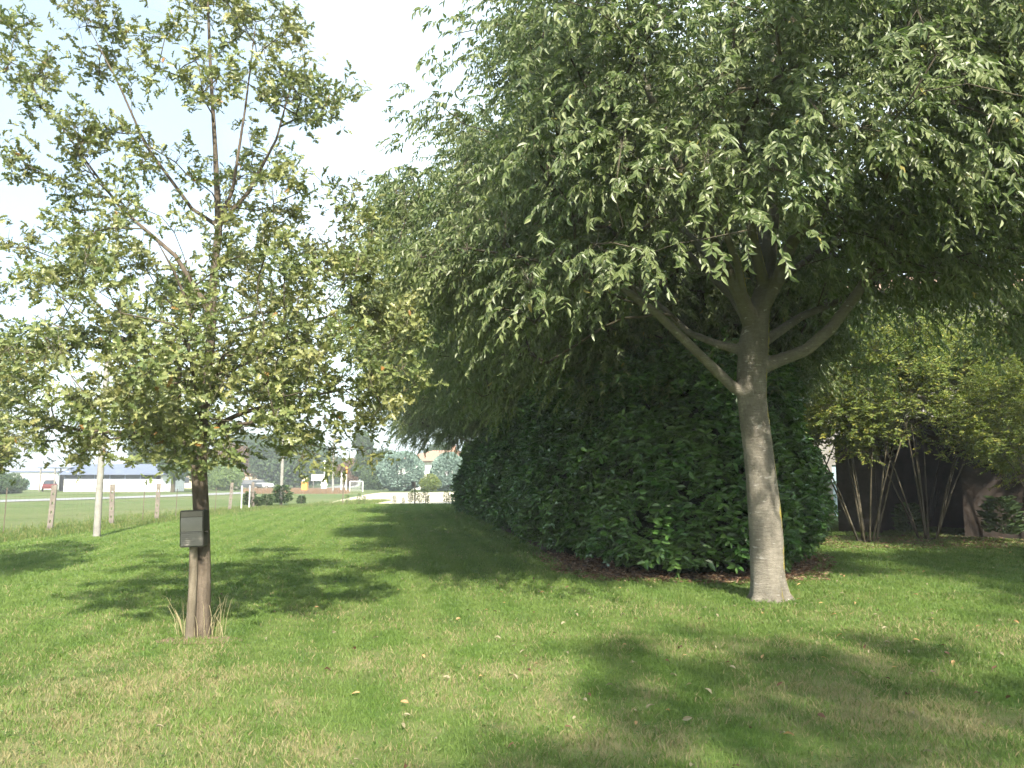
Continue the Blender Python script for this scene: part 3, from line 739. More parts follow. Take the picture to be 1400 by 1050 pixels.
# ================================================================== fallen leaves
def build_fallen():
    rng = np.random.default_rng(9)
    kinds = {'pale': (leaf_mat('pale_fallen_leaf', [(0, (.24, .21, .12)), (1, (.31, .27, .17))], .6, .2, (.4, .4, .2), .4), 'curled pale straw coloured fallen leaf lying flat on the lawn'),
             'tan': (leaf_mat('tan_fallen_leaf', [(0, (.50, .34, .15)), (1, (.42, .25, .12))], .6, .2, (.4, .3, .1), .4), 'tan orange fallen leaf lying on the lawn'),
             'brown': (leaf_mat('brown_fallen_leaf', [(0, (.16, .08, .04)), (1, (.10, .05, .03))], .6, .1, (.2, .1, .05), .4), 'dark brown dry fallen leaf lying on the lawn')}
    meshes = {}
    for k in kinds:
        L = []
        for j in range(3):
            n = 7; ys = np.linspace(0, 1, n); hw = .21 * np.sin(np.pi * ys ** .8) ** .8; curl = rng.uniform(.6, 1.3)
            V = []; f = []
            for i, (yy, w) in enumerate(zip(ys, hw)):
                zc = .10 * math.sin(yy * 3.1) * curl
                V += [(-w - .002, yy - .5, zc + w * .7 * curl), (0, yy - .5, zc), (w + .002, yy - .5, zc + w * .5 * curl)]
            for i in range(n - 1):
                o = i * 3; f += [(o, o+1, o+4, o+3), (o+1, o+2, o+5, o+4)]
            f.append((0 + 18, 1 + 18, 2 + 18))
            me = bpy.data.meshes.new('fallen_leaf'); me.from_pydata(V, [], f); me.update()
            a = me.attributes.new('rnd', 'FLOAT', 'FACE'); a.data.foreach_set('value', np.full(len(f), rng.uniform(), np.float32))
            me.materials.append(kinds[k][0]); L.append(me)
        meshes[k] = L
    spots = []
    while len(spots) < 230:
        y = 4.6 + 13 * rng.uniform() ** 1.3; x = rng.normal(3.2, 3.2)
        if abs(x) > y * .66 + .3 or inside_poly(np.array([x]), np.array([y]), ring)[0]: continue
        if y > 13 and x < 4: continue
        spots.append((x, y))
    spots += [(rng.uniform(-.6, 1.2), rng.uniform(4.6, 6.5)) for _ in range(6)]
    for x, y in spots:
        k = rng.choice(['pale', 'tan', 'brown'], p=[.52, .26, .22])
        o = bpy.data.objects.new('fallen_leaf', meshes[k][rng.integers(0, 3)]); COL.objects.link(o)
        s = rng.uniform(.042, .075); o.scale = (s, s, s); o.location = (x, y, .024 + rng.uniform(0, .012))
        o.rotation_euler = (rng.normal(0, .35), rng.normal(0, .35), rng.uniform(0, 6.28))
        tag(o, kinds[k][1], 'leaf', kinds[k][1].replace(' lying flat', '').replace(' lying', '') .replace('leaf', 'leaves'))
    # litter under the hedge and the shrubs: nobody could count it
    for (nm, box, n, lab) in [('hedge_litter', (.2, 12.4, 6.6, 17.5), 9000, 'red brown leaf litter under the front of the laurel hedge'), ('shed_litter', (7.5, 18.6, 14.5, 22.6), 3800, 'brown leaf litter on the ground in front of the dark shed')]:
        x = rng.uniform(box[0], box[2], n); y = rng.uniform(box[1], box[3], n)
        if nm == 'hedge_litter':
            ok = inside_poly(x, y, [(a + (-.3 if a < 2.5 else .3), b - .35 if b < 15 else b) for a, b in ring]); x = x[ok]; y = y[ok]
        n = len(x); pos = np.stack([x, y, rng.uniform(.012, .035, n)], 1); d = rng.normal(0, 1, (n, 3)) * np.array([1, 1, .15]); up = np.array([0, 0, 1.]) + rng.normal(0, .3, (n, 3))
        V, I, T, R = leaves_mesh('oval', pos, d, up, rng.uniform(.05, .10, n), rng.uniform(0, 1, n))
        link(nm, mesh_np(nm, V, I, T, R), leaf_mat(nm + '_mat', [(0, (.10, .05, .03)), (.5, (.20, .12, .07)), (.85, (.29, .20, .12)), (1, (.38, .31, .19))], .7, .1, (.2, .1, .05), .3), kind='stuff', label=lab, cat='leaf litter')
build_fallen()

# ================================================================== metal box and stake
M['steel'] = plain('grey_painted_steel', (.20, .185, .155), .5, .0, .12, 5, .05)
M['steel_light'] = plain('worn_light_steel', (.25, .235, .205), .45, .0, .12, 5, .05)
M['steel_dark'] = plain('dark_steel_edge', (.06, .055, .045), .5, .3, .2, 8)
def build_box():
    root = empty('letter_box', (-3.245, 8.24, 0), label='grey metal box with ribbed lower front, hung on the young oak trunk', cat='metal box')
    hgt = empty  # noqa
    Mx = Matrix.Rotation(RAD(-2.4), 4, 'Y') @ Matrix.Rotation(RAD(0), 4, 'X')
    T = Matrix.Translation((0, 0, 1.10)) @ Mx
    m = MB(); w, hh, dp = .120, .185, .055
    # shell with rounded front corners: rim frame around a recessed front
    def rrect(w, h, r, n=5):
        pts = []
        for cx, cz, a0 in [(w-r, h-r, 0), (-w+r, h-r, 90), (-w+r, -h+r, 180), (w-r, -h+r, 270)]:
            for k in range(n + 1):
                a = RAD(a0 + 90 * k / n); pts.append((cx + r * math.cos(a), cz + r * math.sin(a)))
        return pts
    o = rrect(w, hh, .016); i = rrect(w - .008, hh - .008, .012); n = len(o)
    vs = [(x, -dp, z) for x, z in o] + [(x, -dp, z) for x, z in i] + [(x, -dp + .014, z) for x, z in i] + [(x, dp, z) for x, z in o]
    fs = [(k, (k+1) % n, n+(k+1) % n, n+k) for k in range(n)] + [(n+k, n+(k+1) % n, 2*n+(k+1) % n, 2*n+k) for k in range(n)] + [tuple(range(2*n, 3*n))] + [(k, 3*n+k, 3*n+(k+1) % n, (k+1) % n) for k in range(n)] + [tuple(range(3*n, 4*n))[::-1]]
    m.add([T @ Vector(v) for v in vs], fs); m.build('housing', M['steel_dark'], root)
    m = MB(); m.box(-w+.011, -dp-.004, .118, w-.011, -dp+.012, hh-.012, 0, T); m.build('lintel', plain('brown_grey_steel', (.20, .18, .15), .5, .3, .12, 6), root, bevel=.002)
    # bowed flap: curved panel
    m = MB(); vs = []; nz = 9
    for k in range(nz):
        z = -.030 + .144 * k / (nz - 1); b = -.007 * math.sin(math.pi * k / (nz - 1))
        vs += [T @ Vector((-w+.011, -dp+b, z)), T @ Vector((w-.011, -dp+b, z))]
    m.add(vs, [(2*k, 2*k+1, 2*k+3, 2*k+2) for k in range(nz-1)]); m.build('flap', M['steel_light'], root, smooth=True)
    m = MB(); m.box(-w+.010, -dp-.012, -.043, w-.010, -dp+.01, -.034, 0, T); m.build('seam_bar', M['steel_light'], root, bevel=.002)
    m = MB(); m.box(-w+.011, -dp-.001, -hh+.012, w-.011, -dp+.01, -.046, 0, T)
    for k in range(6): m.box(-w+.014, -dp-.012, -.064-.020*k, w-.014, -dp, -.055-.020*k, 0, T)
    m.build('ribbed_panel', M['steel_light'], root)
    m = MB(); m.tube([T @ Vector((w-.002, -.01, -.035)), T @ Vector((w+.03, .0, -.035))], .008, 8); m.build('bolt', M['steel_dark'], root)
    m = MB(); m.box(-.03, dp, -.10, .05, dp+.045, -.07, 0, T); m.box(-.03, dp, .07, .05, dp+.045, .10, 0, T); m.build('bracket', M['steel_dark'], root)
    m = MB(); pts = [(-3.255 + .012 * t + .004 * math.sin(t * 5), 8.27 + .02 * t, 1.06 - 1.09 * t) for t in np.linspace(0, 1, 9)]
    m.tube(pts, [.040, .040, .041, .042, .041, .043, .045, .048, .052], 14, wob=lambda i, t: 1 + .05 * math.sin(3 * t + i * .7))
    m.build('wooden_stake', M['wood'], None, True, label='pale weathered wooden stake leaning against the young oak under the metal box', cat='stake')
build_box()

# ================================================================== wire fence
M['conc'] = plain('weathered_concrete', (.19, .165, .14), .9, 0, .3, 9, .5)
M['pole'] = plain('pale_concrete_pole', (.27, .26, .235), .85, 0, .22, 5, .4)
M['wire'] = plain('rusty_wire', (.20, .16, .12), .6, .5, .2, 8)
M['white'] = plain('white_paint', (.75, .75, .73), .6, 0, .06, 3)
def build_fence():
    root = empty('wire_fence', (-14.2, 24.9, 0), label='wire mesh fence on slotted concrete posts along the left side of the lawn', cat='fence')
    posts = [(-14.75, 18.4), (-14.45, 21.6), (-14.25, 24.9), (-13.9, 28.0), (-13.75, 31.2), (-13.9, 35.6), (-14.2, 40.5), (-14.35, 44.6), (-14.2, 49)]
    mb = MB()
    # post with slots: two legs joined by bridges
    w, d = .075, .055
    for x0, x1 in ((-w, -.022), (.022, w)): mb.box(x0, -d, -.3, x1, d, 1.42)
    zz = [-.3, .12, .24, .42, .54, .72, .84, 1.0, 1.12, 1.27, 1.421]
    for a, b in zip([-.3, .34, .62, .90, 1.18], [.26, .54, .82, 1.10, 1.418]): mb.box(-.022, -d + .006, a, .022, d - .006, b)
    me = mb.mesh('concrete_post')
    first = None
    for i, (x, y) in enumerate(posts[:8]):
        o = link('concrete_post', me if first else me, M['conc'] if first is None else None, root); first = True
        o.location = (x + 14.2, y - 24.9, 0); o.rotation_euler = (RAD([0, 1, -2, 1, 2, 0, -1, 1][i]), RAD([0, 1, 2, -1, 1, 0, 3, -2][i]), .35)
    for x, y, h in [(-14.6, 23.2, 1.35), (-13.6, 29.7, 1.2), (-13.85, 33.2, 1.2), (-14.0, 38, 1.2)]:
        m = MB(); m.tube([(x+14.2, y-24.9, -.1), (x+14.22, y-24.9, h)], .014, 6); m.build('iron_stake', M['wire'], root)
    for x, y in [(-14.05, 41.8), (-14.1, 43.2)]:
        m = MB(); m.tube([(x+14.2, y-24.9, -.1), (x+14.2, y-24.9, 1.25)], .035, 8); m.build('white_post', M['white'], root)
    m = MB()
    for a, b in zip(posts[:-1], posts[1:]):
        for z in (.12, .45, .8, 1.1, 1.3): m.tube([(a[0]+14.2, a[1]-24.9, z), ((a[0]+b[0])/2+14.2, (a[1]+b[1])/2-24.9, z-.015), (b[0]+14.2, b[1]-24.9, z)], .0022, 3)
        n = int((b[1] - a[1]) / .2)
        for k in range(n):
            t = k / n; x = a[0]+(b[0]-a[0])*t+14.2; y = a[1]+(b[1]-a[1])*t-24.9
            m.tube([(x, y, .06), (x, y, 1.3)], .0013, 3)
    m.build('wire_mesh', M['wire'], root)
build_fence()

# ================================================================== poles and lines
def pole(x, y, h, r, label, crossbar=False, group='pale concrete poles beyond the fence', mat=None):
    root = empty('utility_pole', (x, y, 0), label=label, cat='pole', group=group)
    m = MB(); m.tube([(0, 0, -.2), (0, 0, h * .5), (0, 0, h)], [r, r * .86, r * .7], 14); m.build('shaft', mat or M['pole'], root, True)
    m = MB(); m.tube([(0, 0, h - .25), (.0, -r - .10, h - .22)], .012, 6); m.tube([(0, -r - .10, h - .24), (0, -r - .10, h - .10)], [.03, .02], 8)
    m.build('insulator', M['steel_dark'], root, True)
    return (x, y - r - .10, h - .12)
tops = []
tops.append(pole(-17.5, -6, 6.6, .12, 'concrete pole outside the left edge'))
p1 = P(132, 733, 22.3)
tops.append(pole(p1[0], 22.3, 5.6, .095, 'pale concrete pole standing at the lawn edge between two slotted fence posts'))
tops.append(pole((387.5-700)/F*48, 48, 6.2, .10, 'slim pale pole at the end of the fence, in front of the tree belt'))
tops.append(pole((457-700)/F*90, 90, 6.5, .13, 'pale pole on the green meadow, just left of the shorter white post'))
tops.append(pole((640-700)/F*118, 118, 7.0, .13, 'far pole near the farmhouse, mostly hidden by the hedge'))
bpy.data.objects.remove([o for o in bpy.data.objects if o.name.startswith('utility_pole')][0]) if False else None
for i, (a, b) in enumerate(zip(tops[:-1], tops[1:])):
    for k in range(2):
        m = MB(); pts = []
        for t in np.linspace(0, 1, 14):
            p = [a[j] + (b[j] - a[j]) * t for j in range(3)]; p[2] -= 1.0 * 4 * t * (1 - t) * (.5 + .12 * k) + .22 * k; pts.append(p)
        m.tube(pts, .010 if i < 2 else .02, 4)
        m.build('telephone_line', M['steel_dark'], None, False, label=['thin dark overhead line entering from the upper left and ending at the near concrete pole', 'thin overhead line from the near concrete pole to the slim pole at the fence end', 'thin overhead line from the slim pole to the pole on the meadow', 'thin overhead line crossing in front of the dark trees toward the farmhouse'][i], cat='cable', group=['line span entering from the left', 'line span past the oak', 'line span over the meadow', 'line span to the farmhouse'][i])

# ================================================================== far planting
def bg_mesh(seed, h, w, n, leaf, lobes=14, conic=0., low=.12):
    rng = np.random.default_rng(seed); cs = []; 
    for i in range(lobes):
        z = rng.uniform(low + .1, .88); r = (1 - abs(z - .5) * 1.1) * (1 - conic * z); a = rng.uniform(0, 6.28); q = rng.uniform(.15, .75) * r * w / 2
        cs.append((q * math.cos(a), q * math.sin(a), z * h, rng.uniform(.22, .36) * w * (1 - conic * z * .7)))
    cs = np.array(cs); k = rng.integers(0, lobes, n); d = nrm(rng.normal(0, 1, (n, 3)) + np.array([0, 0, .25])); rr = cs[k, 3] * rng.uniform(.55, 1.05, n) ** .5
    pos = cs[k, :3] + d * rr[:, None] * np.array([1, 1, .85]); pos[:, 2] = np.maximum(pos[:, 2], low * h * rng.uniform(.6, 1.3, n))
    V, I, T, R = leaves_mesh('quad', pos, nrm(rng.normal(0, 1, (n, 3)) + np.array([0, 0, -.3])), d + rng.normal(0, .6, (n, 3)), leaf * rng.uniform(.6, 1.4, n), np.clip(rng.uniform(0, 1, n) * .7 + (k % 5) * .07, 0, 1))
    return mesh_np('crown', V, I, T, R)
def bg_trunk(h, r):
    m = MB(); m.tube([(0, 0, -.3), (.05, 0, h * .3), (-.05, .05, h * .7)], [r, r * .8, r * .3], 7)
    for a in range(5): m.tube([(0, 0, h * (.2 + .06 * a)), (math.cos(a * 2.4) * h * .12, math.sin(a * 2.4) * h * .12, h * (.38 + .06 * a)), (math.cos(a * 2.4) * h * .2, math.sin(a * 2.4) * h * .2, h * (.5 + .07 * a))], [r * .4, r * .3, r * .1], 5)
    return m.mesh('trunk', True)
BG = {}
for key, args in {'round': (31, 10, 10, 15000, .30), 'tall': (32, 13, 6, 13000, .30, 16, .3), 'wide': (33, 8, 13, 17000, .32), 'bush': (34, 3, 4.5, 7000, .16, 10, 0, .02)}.items():
    BG[key] = (bg_mesh(*args), bg_trunk(args[1], args[1] * .028))
def bg(kind, u, Y, s, mat, label, cat='tree', name='tree', group='far trees beyond the road', sz=1, rz=0, slot={}):
    cm, tm = BG[kind]
    root = empty(name, ((u - 700) / F * Y, Y, 0), rz, label=label, cat=cat, group=group)
    if (kind, mat) not in slot:
        c2 = cm.copy(); c2.materials.clear(); c2.materials.append(M[mat]); slot[(kind, mat)] = c2
        if not tm.materials: tm.materials.append(M['limb_bark'])
    root.scale = (s, s, s * sz)
    link('crown', slot[(kind, mat)], None, root); link('trunk', tm, None, root)
W = [('tall', 240, 98, .78, 'far1', 'dark tree standing at the right end of the long white building', 1),
     ('round', 208, 122, .85, 'far1', 'tree rising behind the roof of the long white building', 1),
     ('wide', 300, 118, .50, 'far2', 'bright green spreading tree just right of the young oak trunk', 1),
     ('bush', 312, 112, .9, 'far2', 'low light green tree under the bright spreading tree', 1),
     ('round', 318, 150, .72, 'far3', 'rusty brown tree behind the bright green one', 1),
     ('round', 345, 165, .95, 'far1', 'hazy dark tree right of the rusty one', 1),
     ('round', 372, 150, .88, 'far1', 'broad hazy tree behind the slim pale pole, on its left', 1),
     ('wide', 405, 152, .95, 'far1', 'widest hazy green tree right of the slim pale pole', 1),
     ('round', 430, 175, .95, 'far1', 'hazy tree above the orange pillar', .9),
     ('wide', 455, 200, .85, 'far1', 'blue hazy far tree behind the meadow pole', .9),
     ('wide', 415, 215, 1.1, 'far1', 'lowest far hazy trees behind the widest green tree', .9),
     ('wide', 350, 215, 1.1, 'far1', 'far hazy tree at the back, behind the dark trees', 1.),
     ('tall', 497, 128, .74, 'far1', 'tall dark pointed tree above the white goal', 1),
     ('round', 528, 138, .58, 'far1', 'lighter rounded tree between the tall dark tree and the farmhouse roof', 1),
     ('round', 478, 140, .45, 'far3', 'small brown tree left of the white goal', 1),
     ('bush', 511, 122, 1.05, 'far1', 'dark bush just right of the white goal', 1),
     ('wide', 275, 170, .85, 'far1', 'dark far tree half hidden by the oak trunk', 1),
     ('round', 600, 170, .8, 'far1', 'far tree behind the farmhouse', 1),
     ('wide', 660, 160, .8, 'far1', 'far tree behind the hedge end', 1)]
for i, (k, u, Y, s, mt, lab, sz) in enumerate(W): bg(k, u, Y, s, mt, lab, rz=i * 1.7, sz=sz)
for i, (u, Y, s, lab) in enumerate([(4, 88, .62, 'grey green bush at the far left edge beyond the road'), (22, 92, .62, 'grey green bush second from the left edge beyond the road'), (-16, 84, .75, 'grey green bush cut off by the left edge')]):
    bg('bush', u, Y, s, 'far1', lab, 'bush', 'bush', 'bushes beyond the road at the left', rz=i)
bg('bush', 586, 104, .62, 'elm', 'yellow green shrub between the two round blue grey bushes', 'shrub', 'shrub', None)
saplings = []
for i, (u, Y, s, lab) in enumerate([(388, 46.5, .33, 'small leafy sapling at the foot of the slim pale pole'), (368, 45, .20, 'small weedy shrub left of the slim pale pole'), (415, 49, .16, 'small weedy shrub right of the slim pale pole'), (345, 44.8, .24, 'dark climbing weed on the last fence post'), (355, 45.0, .16, 'low weed clump right of the last fence post')]):
    saplings.append((u, Y, s, lab))
# round clipped glaucous bushes
def ball_bush(u, v_top, Y, w, lab, seed):
    rng = np.random.default_rng(seed); n = 26000; d = nrm(rng.normal(0, 1, (n, 3)))
    h = H + (655 - v_top) * Y / F; R = np.array([w / 2, w / 2, h / 2])
    lump = 1 + .05 * np.sin(d[:, 0] * 7 + seed) * np.sin(d[:, 2] * 6) + .04 * np.sin(d[:, 1] * 13 + d[:, 0] * 9)
    rr = lump * (1 - rng.exponential(.035, n)); se = np.sign(d) * np.abs(d) ** .8
    pos = se / np.linalg.norm(se, axis=1)[:, None] * 1.03 * R * rr[:, None]; pos[:, 2] += h / 2
    hole = (np.sin(d[:, 0] * 11 + seed) * np.sin(d[:, 2] * 13 + 2) * np.sin(d[:, 1] * 7) > .42); pos = pos[~hole]; d = d[~hole]; n = len(pos)
    V, I, T, Rn = leaves_mesh('quad', pos, d + rng.normal(0, .5, (n, 3)), rng.normal(0, 1, (n, 3)), rng.uniform(.10, .24, n), rng.uniform(0, 1, n))
    root = empty('round_bush', ((u - 700) / F * Y, Y, 0), label=lab, cat='bush', group='round blue grey bushes beyond the sand')
    link('foliage', mesh_np('foliage', V, I, T, Rn), M['blue'], root)
    m = MB(); m.tube([(0, 0, -.1), (0, 0, h * .35), (.1, 0, h * .7)], [.18, .14, .05], 8)
    for a in range(10): m.tube([(0, 0, h * .15), (math.cos(a) * w * .25, math.sin(a) * w * .25, h * .4), (math.cos(a) * w * .38, math.sin(a) * w * .38, h * (.5 + .03 * a))], [.08, .05, .02], 5)
    m.build('trunk', M['limb_bark'], root, True)
ball_bush(549, 619, 108, 5.9, 'large rounded blue grey clipped bush left of the yellow green shrub', 2)
ball_bush(614, 621, 108, 4.6, 'rounded blue grey clipped bush beside the hedge end', 5)
# row of young plants at the lawn end
_r = np.random.default_rng(77)
row = [(477, .62), (493, .70), (500, .55), (541, .55), (553, .42), (562, .75), (568, .95), (575, .7), (583, .95), (586, .5), (611, .85), (616, .6)]
def young_plant(h, seed, n=260, leaf=.09, wide=.22):
    rng = np.random.default_rng(seed); z = rng.uniform(.18, 1, n) * h; a = rng.uniform(0, 6.28, n); r = wide * rng.uniform(0, 1, n) ** .6 * h * np.sin(np.clip(z / h, .1, .95) * 3.1) ** .5
    pos = np.stack([np.cos(a) * r, np.sin(a) * r, z], 1)
    return mesh_np('leaves', *leaves_mesh('oval', pos, np.stack([np.cos(a), np.sin(a), np.full(n, .5)], 1), rng.normal(0, 1, (n, 3)) + np.array([0, -1, 1]), leaf * rng.uniform(.6, 1.3, n), rng.uniform(0, 1, n)))
ypm = [young_plant(1.0, s) for s in (1, 2, 3)]
for m_ in ypm: m_.materials.append(M['verge'])
labs = ['leftmost of the young plants in a row along the lawn end, beside the thin post', 'young plant second from the left in the row at the lawn end', 'young plant third from the left in the row at the lawn end', 'young plant alone in front of the pale sand, fourth in the row', 'shortest young plant, fifth in the row before the sand', 'young plant sixth in the row, just left of the post with a dark box', 'tallest young plant beside the post with a dark box', 'young plant just right of the post with a dark box', 'tall young plant right of the post, ninth in the row', 'small young plant at the foot of the tall ninth one', 'young plant near the hedge end, with bare stems', 'last young plant of the row, closest to the hedge']
sap = young_plant(1.0, 9, 420, .16, .40); sap.materials.append(M['far1'])
for i, (u, Y, s, lab) in enumerate(saplings):
    root = empty('sapling', ((u - 700) / F * Y, Y, 0), i * 2.1, label=lab, cat='shrub', group='small saplings and weeds at the fence end'); root.scale = (s * 4, s * 4, s * 3.6)
    link('leaves', sap, None, root); m = MB()
    for a in range(5): m.tube([(0, 0, -.1), (.06 * math.cos(a * 1.3), .06 * math.sin(a * 1.3), .4), (.26 * math.cos(a * 1.3), .26 * math.sin(a * 1.3), .85)], [.02, .014, .005], 5)
    m.build('stems', M['twig'], root)
for i, (x, y, s, lab) in enumerate([(10.9, 22.2, .9, 'low green weed at the left foot of the shed opening'), (12.5, 20.6, 1.1, 'leafy weed in front of the brown shed wall'), (13.3, 19.6, .8, 'small weed farthest right along the shed wall')]):
    root = empty('weed', (x, y, 0), i * 1.7, label=lab, cat='plant', group='green weeds along the shed'); root.scale = (s, s, s)
    link('leaves', sap.copy() if False else sap, None, root)
for i, (u, h) in enumerate(row):
    Y = 51.2 - (abs(u - 560) / 90) * .8; root = empty('young_plant', ((u - 700) / F * Y, Y, 0), i * 1.3, label=labs[i], cat='plant', group='young plants in a row at the lawn end'); root.scale = (h, h, h)
    link('leaves', ypm[i % 3], None, root)
    m = MB(); m.tube([(0, 0, -.1), (.01, 0, .5), (0, 0, .95)], [.025, .018, .008], 5); m.build('stem', M['twig'], root)

# ================================================================== buildings
M['wallw'] = plain('white_render', (.80, .80, .76), .85, 0, .06, 1.5)
M['zinc'] = plain('blue_grey_roof_sheet', (.17, .20, .28), .5, .2, .12, 1)
M['tile'] = None
tl = NT('terracotta_tiles'); pos = tl.coord(); wv = tl.n('TexWave', bands_direction='X'); wv.inputs['Scale'].default_value = 2.2; tl.set(wv.inputs['Vector'], pos)
cc = tl.mix(tl.noise(3, 5, .7, pos), (.36, .20, .13), (.55, .36, .26)); pp = tl.n('BsdfPrincipled', i_Base_Color=cc, i_Roughness=.9)
b_ = tl.n('Bump'); b_.inputs['Distance'].default_value = .06; tl.set(b_.inputs['Height'], wv.outputs[0]); tl.set(pp.inputs['Normal'], b_.outputs[0]); M['tile'] = tl.finish(pp)
M['plaster'] = plain('stained_grey_plaster', (.24, .225, .205), .92, 0, .28, 1.4, .3)
M['oldpl'] = plain('old_brown_plaster', (.048, .037, .030), .95, 0, .45, 1.6, .4)
M['glass'] = plain('dark_window_glass', (.05, .06, .07), .12, 0, .1, 2)
M['bluedoor'] = plain('faded_blue_door_paint', (.30, .40, .44), .7, 0, .15, 4)
M['beam'] = plain('old_dark_beam', (.07, .05, .035), .9, 0, .3, 5)
M['red'] = plain('red_car_paint', (.14, .03, .03), .35, 0, .08, 2)
M['darkcar'] = plain('dark_grey_car_paint', (.06, .07, .08), .3, 0, .08, 2)
M['rubber'] = plain('black_rubber', (.02, .02, .02), .8, 0, .1, 5)
M['orange'] = plain('faded_orange_paint', (.70, .30, .07), .7, 0, .1, 3)

def part(name, mat, root, boxes, bevel=0, **k):
    m = MB()
    for b in boxes: m.box(*b)
    return m.build(name, mat, root, bevel=bevel, **k)

def long_building():
    Y = 103; px = F / Y; x0 = (92 - 700) / px; x1 = (228 - 700) / px; L = x1 - x0
    root = empty('low_building', (x0, Y, 0), RAD(-3), label='long low white building with blue grey sheet roof beyond the road', cat='building')
    part('wall', M['wallw'], root, [(0, 0, -.3, L, .3, 1.6 - .05), (0, 6, -.3, L, 6.3, 2.6), (0, .301, -.3, .3, 5.99, 2.6), (L-.3, .301, -.3, L, 5.99, 2.6)])
    for k in range(int(L // 2.0)):
        f = part('window', M['zinc'], root, [(k*2.0+.06, .02, 1.555, k*2.0+1.94, .10, 1.60), (k*2.0+.06, .02, 2.16, k*2.0+1.94, .10, 2.20), (k*2.0+.0, .02, 1.555, k*2.0+.055, .14, 2.2), (k*2.0+1.945, .02, 1.555, k*2.0+1.995, .14, 2.2)])
        part('pane', M['glass'], f, [(k*2.0+.06, .05, 1.602, k*2.0+1.94, .07, 2.158)])
    m = MB(); m.add([(-.4, -.5, 2.25), (L+.4, -.5, 2.25), (L+.4, 3.2, 3.55), (-.4, 3.2, 3.55), (L+.4, 6.8, 2.25), (-.4, 6.8, 2.25), (-.4, -.5, 2.12), (L+.4, -.5, 2.12), (L+.4, 6.8, 2.12), (-.4, 6.8, 2.12)],
        [(0,1,2,3), (3,2,4,5), (6,7,1,0), (9,8,7,6), (5,4,8,9), (1,7,8,4,2), (0,3,5,9,6)]); m.build('roof', M['zinc'], root)
    # open carport to the left
    r2 = empty('open_carport', ((52 - 700) / px, Y + 1, 0), label='open steel framed canopy at the left end of the white building', cat='canopy')
    w = 4.1
    part('roof', M['zinc'], r2, [(-.2, -.2, 3.0, w, 5, 3.12)])
    for k in range(3): 
        for yy in (0, 4.6): part('post', M['steel_light'], r2, [(k*w*.46, yy, -.2, k*w*.46+.14, yy+.14, 2.995)])
    part('back_wall', M['plaster'], r2, [(0, 4.8, -.2, w, 4.9, 2.6)])
    r3 = empty('pale_hut', ((20 - 700) / px * 1.2, Y * 1.2, 0), label='low pale grey hut behind the bushes at the far left', cat='building')
    part('wall', M['wallw'], r3, [(0, 0, -.2, 7, 5, 2.6)]); part('roof', M['zinc'], r3, [(-.3, -.3, 2.602, 7.3, 5.3, 2.85)]); part('door', M['bluedoor'], r3, [(2, -.04, 0, 3.1, -.002, 2.1)])
    for u, Yw, wd, lab in [(262, 140, 12, 'cream coloured low house front behind the oak trunk'), (296, 150, 16, 'pale pinkish long wall under the bright green tree')]:
        r4 = empty('low_house', ((u - 700) / F * Yw, Yw, 0), label=lab, cat='building')
        part('wall', plain('cream_render', (.62, .50, .36), .9, 0, .08, 1), r4, [(-wd/2, 0, -.2, wd/2, 6, 2.3)])
        m = MB(); m.add([(-wd/2-.4, -.4, 2.302), (wd/2+.4, -.4, 2.302), (wd/2+.4, 6.4, 2.302), (-wd/2-.4, 6.4, 2.302), (-wd/2-.4, 3, 3.2), (wd/2+.4, 3, 3.2)], [(0,1,5,4), (3,4,5,2), (0,4,3), (1,2,5), (3,2,1,0)]); m.build('roof', M['tile'], r4)
        for k in range(3): part('window', M['glass'], r4, [(-wd/2 + 1.5 + k*wd/3.4, -.03, .9, -wd/2 + 2.5 + k*wd/3.4, -.002, 1.9)])
long_building()

def far_house():
    Y = 125; root = empty('farm_house', ((545 - 700) / F * Y, Y, 0), label='white house with broad orange tiled roof behind the round blue grey bushes', cat='house')
    L, D, hw, hr = 13.5, 9, 4.4, 6.2
    part('wall', M['wallw'], root, [(0, 0, -.2, L, D, hw)])
    m = MB(); e = .7
    m.add([(-e, -e, hw+.002), (L+e, -e, hw+.002), (L+e, D+e, hw+.002), (-e, D+e, hw+.002), (D*.55, D/2, hr), (L-D*.5, D/2, hr)], [(0,1,5,4), (1,2,5), (2,3,4,5), (3,0,4), (3,2,1,0)]); m.build('roof', M['tile'], root)
    part('eaves', M['beam'], root, [(-e-.05, -e-.06, hw-.16, L+e, -e+.0, hw)])
    for k in range(4):
        f = part('window', M['white'], root, [(1.2+k*3.2, -.06, 1.0, 1.3+k*3.2, -.002, 2.5), (2.3+k*3.2, -.06, 1.0, 2.4+k*3.2, -.002, 2.5), (1.301+k*3.2, -.06, 1.0, 2.299+k*3.2, -.002, 1.1), (1.301+k*3.2, -.06, 2.4, 2.299+k*3.2, -.002, 2.5)])
        part('pane', M['glass'], f, [(1.302+k*3.2, -.04, 1.102, 2.298+k*3.2, -.004, 2.398)])
    part('chimney', M['tile'], root, [(8, 4, 5.4, 8.7, 4.7, 7.0)])
far_house()

